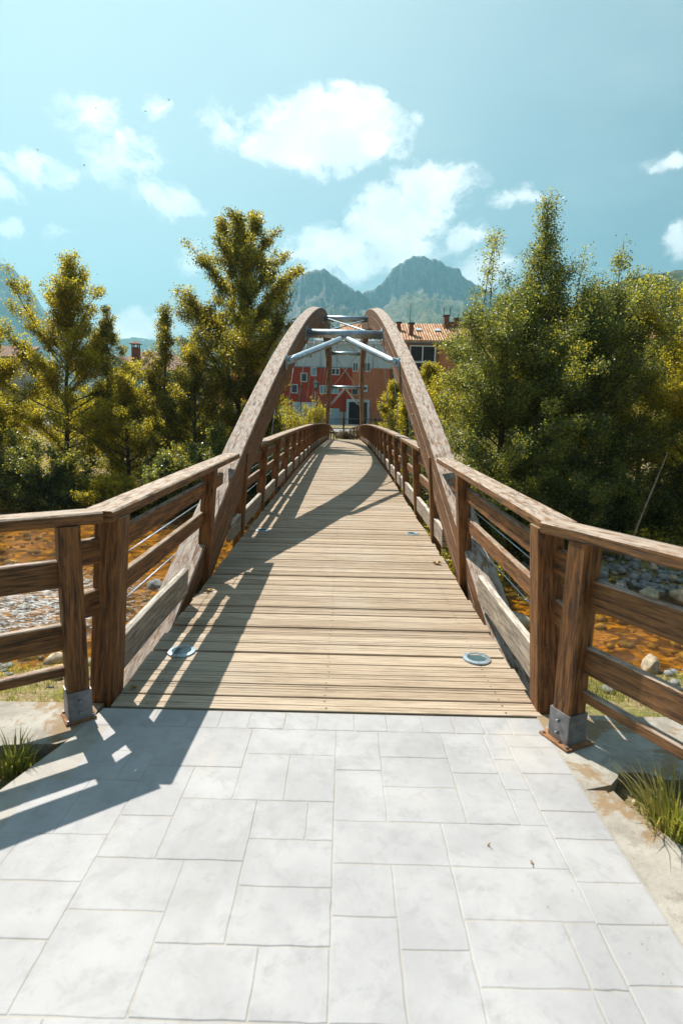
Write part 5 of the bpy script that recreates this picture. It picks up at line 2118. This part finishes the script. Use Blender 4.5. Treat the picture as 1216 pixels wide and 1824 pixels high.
# birds high up on the left
BIRDS = [(-9.2, 30.5, 17.2), (-10.9, 32, 17.4), (-17.8, 34, 16.3), (-15.2, 36, 19.5), (-13.4, 30, 13.9), (-21, 33, 20.5)]
BIRD_L = ['dark bird in flight just left of the sky above the tallest poplar', 'dark bird flying a little below and left of the rightmost bird',
          'dark bird flying lowest on the left above the conical poplar', 'dark bird flying highest of all on the left',
          'dark bird flying closest to the top of the tallest poplar', 'dark bird flying nearest the left margin']
for k, (x, y, z) in enumerate(BIRDS):
    x, y, z = x * 2.4, y * 2.4, 1.6 + (z - 1.6) * 2.4
    mb = MB()
    mb.tube([(x - 0.12, y, z), (x - 0.04, y, z + 0.01), (x + 0.06, y, z), (x + 0.12, y, z - 0.01)], [0.006, 0.03, 0.03, 0.004], 6)
    b = mb.build('bird', 'bird', None, origin=(x, y, z))
    tag(b, BIRD_L[k], 'bird', 'birds in the left sky')
    for s in (-1, 1):
        mb = MB()
        mb.poly([(x - 0.03, y, z + 0.02), (x + 0.05, y, z + 0.02), (x - 0.02, y + s * 0.12, z + 0.09), (x - 0.09, y + s * 0.2, z + 0.05)])
        mb.build('wing', 'bird', b)


# ------------------------------------------------------------------ mountains
def mountain(name, ridge, yr, front, back, seed, mat, cliff=0.0, amp=22.0, zb=0.0, wl=60.0, nx=420, rk=0.0):
    xs_ = np.array([p[0] for p in ridge], float)
    zs_ = np.array([p[1] for p in ridge], float)
    x = np.linspace(xs_[0], xs_[-1], nx)
    rz = np.interp(x, xs_, zs_)
    tt = np.concatenate([np.linspace(-1, 0, 26)[:-1], np.linspace(0, 1, 200) ** 1.3])
    X, T = np.meshgrid(x, tt)
    rz = rz + (vnoise(x / 30.0 + 11, x * 0 + 5.5, seed + 4, 5, 0.6) - 0.5) * amp * 1.2
    R = np.broadcast_to(rz, X.shape)
    f = np.where(T < 0, 1 - 0.9 * np.abs(T) ** 1.2, 0)
    g = (1 - T.clip(0, 1)) ** 1.25
    if cliff:
        cl_ = cliff * sstep(X, xs_[0], xs_[0] + 1)
        jag = (vnoise(X / 46.0 + 7, X * 0 + 3.3, seed + 9, 5, 0.6) - 0.5) * 0.045
        lo = 1 - sstep(T + jag * sstep(T, 0.0, 0.02), 0.008, 0.050)
        g = g * (1 - cliff) + cliff * lo
    f = np.where(T >= 0, g, f)
    Yv = np.where(T < 0, yr - T * back, yr - T * front)
    n1 = vnoise(X / wl + 100, Yv / wl + 100, seed, 7, 0.62)
    rid = 1 - np.abs(2 * vnoise(X / (wl * 0.55) + 40, Yv / (wl * 2.6) + 40, seed + 1, 6, 0.6) - 1)
    env = sstep(np.abs(T), 0.0, 0.07) * (1 - sstep(T, 0.75, 1.0)) + 0.16
    Z = zb + (R - zb) * f + ((n1 - 0.5) * amp * 2.2 + (rid - 0.7) * amp * 2.4) * env
    edge = sstep(X, xs_[0], xs_[0] + (xs_[-1] - xs_[0]) * 0.04) * (1 - sstep(X, xs_[-1] - (xs_[-1] - xs_[0]) * 0.04, xs_[-1]))
    Z = np.where(edge < 1, (Z - zb) * edge + zb, Z)
    vs = np.stack([X.ravel(), Yv.ravel(), Z.ravel()], 1)
    m_, n_ = X.shape
    a = (np.arange(m_ - 1)[:, None] * n_ + np.arange(n_ - 1)[None, :]).ravel()
    fs = np.stack([a, a + 1, a + n_ + 1, a + n_], 1)
    me = bpy.data.meshes.new(name)
    me.from_pydata(vs.tolist(), [], fs.tolist())
    crag = vnoise(X / (wl * 0.8) + 9, Yv / (wl * 1.2) + 9, seed + 6, 6, 0.62)
    rockiness = np.where(T < 0, 1.0, 1 - sstep(T + (crag - 0.5) * 0.10, 0.035, 0.10)) if cliff else np.zeros_like(X)
    rockiness = np.maximum(rockiness, 0.9 * sstep(crag + rk, 0.60, 0.70))
    at = me.attributes.new('tone', 'FLOAT', 'POINT')
    at.data.foreach_set('value', rockiness.ravel().astype(np.float32))
    me.polygons.foreach_set('use_smooth', [True] * len(fs))
    me.materials.append(M[mat])
    o = bpy.data.objects.new(name, me)
    COL.objects.link(o)
    tag(o, kind='structure')
    return o


# main rocky summit
mountain('mountain', [(-260, 250), (-60, 440), (30, 500), (66, 545), (110, 560), (143, 583), (165, 612), (182, 641), (210, 662), (236, 674), (262, 690), (290, 700),
                      (312, 698), (330, 684), (368, 684), (399, 676), (415, 655), (440, 655), (474, 647), (485, 618), (520, 600), (592, 570), (680, 537), (900, 470),
                      (1300, 380), (1700, 240)], 2500, 1500, 900, 51, 'mountain', cliff=0.17, amp=20, wl=90)
# nearer rocky shoulder left of it
s_ = 0.84
mountain('mountain', [(x * s_, (z - 1.6) * s_ + 1.6) for x, z in [(-900, 230), (-520, 400), (-330, 520), (-221, 599), (-190, 612), (-161, 623), (-140, 628), (-113, 631), (-85, 622), (-52, 602),
                      (-20, 580), (10, 562), (40, 548), (70, 535), (140, 470), (240, 400), (420, 260)]], 2500 * s_, 1050, 700, 52, 'mountain', rk=0.12, cliff=0.12, amp=22, wl=70)
# big mountain at the left margin
mountain('mountain', [(-3200, 700), (-2600, 820), (-2100, 760), (-1700, 690), (-1560, 655), (-1508, 634), (-1461, 608), (-1430, 560), (-1407, 517), (-1390, 470), (-1377, 424), (-1334, 330),
                      (-1200, 210), (-1000, 90)], 2500, 1300, 800, 53, 'mountain', cliff=0.08, amp=24, wl=150)
# far pale ridge
mountain('mountain', [(-2600, 420), (-2000, 470), (-1560, 495), (-1440, 508), (-1260, 490), (-900, 520), (-400, 560), (400, 560), (1500, 540), (2600, 500)], 3800, 700, 300, 54, 'mountain', amp=20, wl=200)
# green hill at the right
mountain('hill', [(330, 130), (450, 235), (540, 286), (601, 306), (635, 312), (657, 316), (687, 321), (760, 338), (900, 350), (1150, 330), (1500, 260)], 1200, 650, 500, 55, 'mountain_green', amp=9, wl=70)

# ------------------------------------------------------------------ air
mb = MB()
mb.box(-4400, 4400, -60, 4500, -4.2, 1000)
hz = mb.build('haze', 'glass')
hz.data.materials.clear()
hm = bpy.data.materials.new('pale_air')
hm.use_nodes = True
hm.node_tree.nodes.clear()
pv = hm.node_tree.nodes.new('ShaderNodeVolumePrincipled')
pv.inputs['Color'].default_value = (0.30, 0.68, 0.84, 1)
pv.inputs['Density'].default_value = 0.00021
pv.inputs['Anisotropy'].default_value = 0.35
ho = hm.node_tree.nodes.new('ShaderNodeOutputMaterial')
hm.node_tree.links.new(pv.outputs[0], ho.inputs['Volume'])
hz.data.materials.append(hm)
tag(hz, 'pale blue haze filling the valley air', 'haze', kind='stuff')
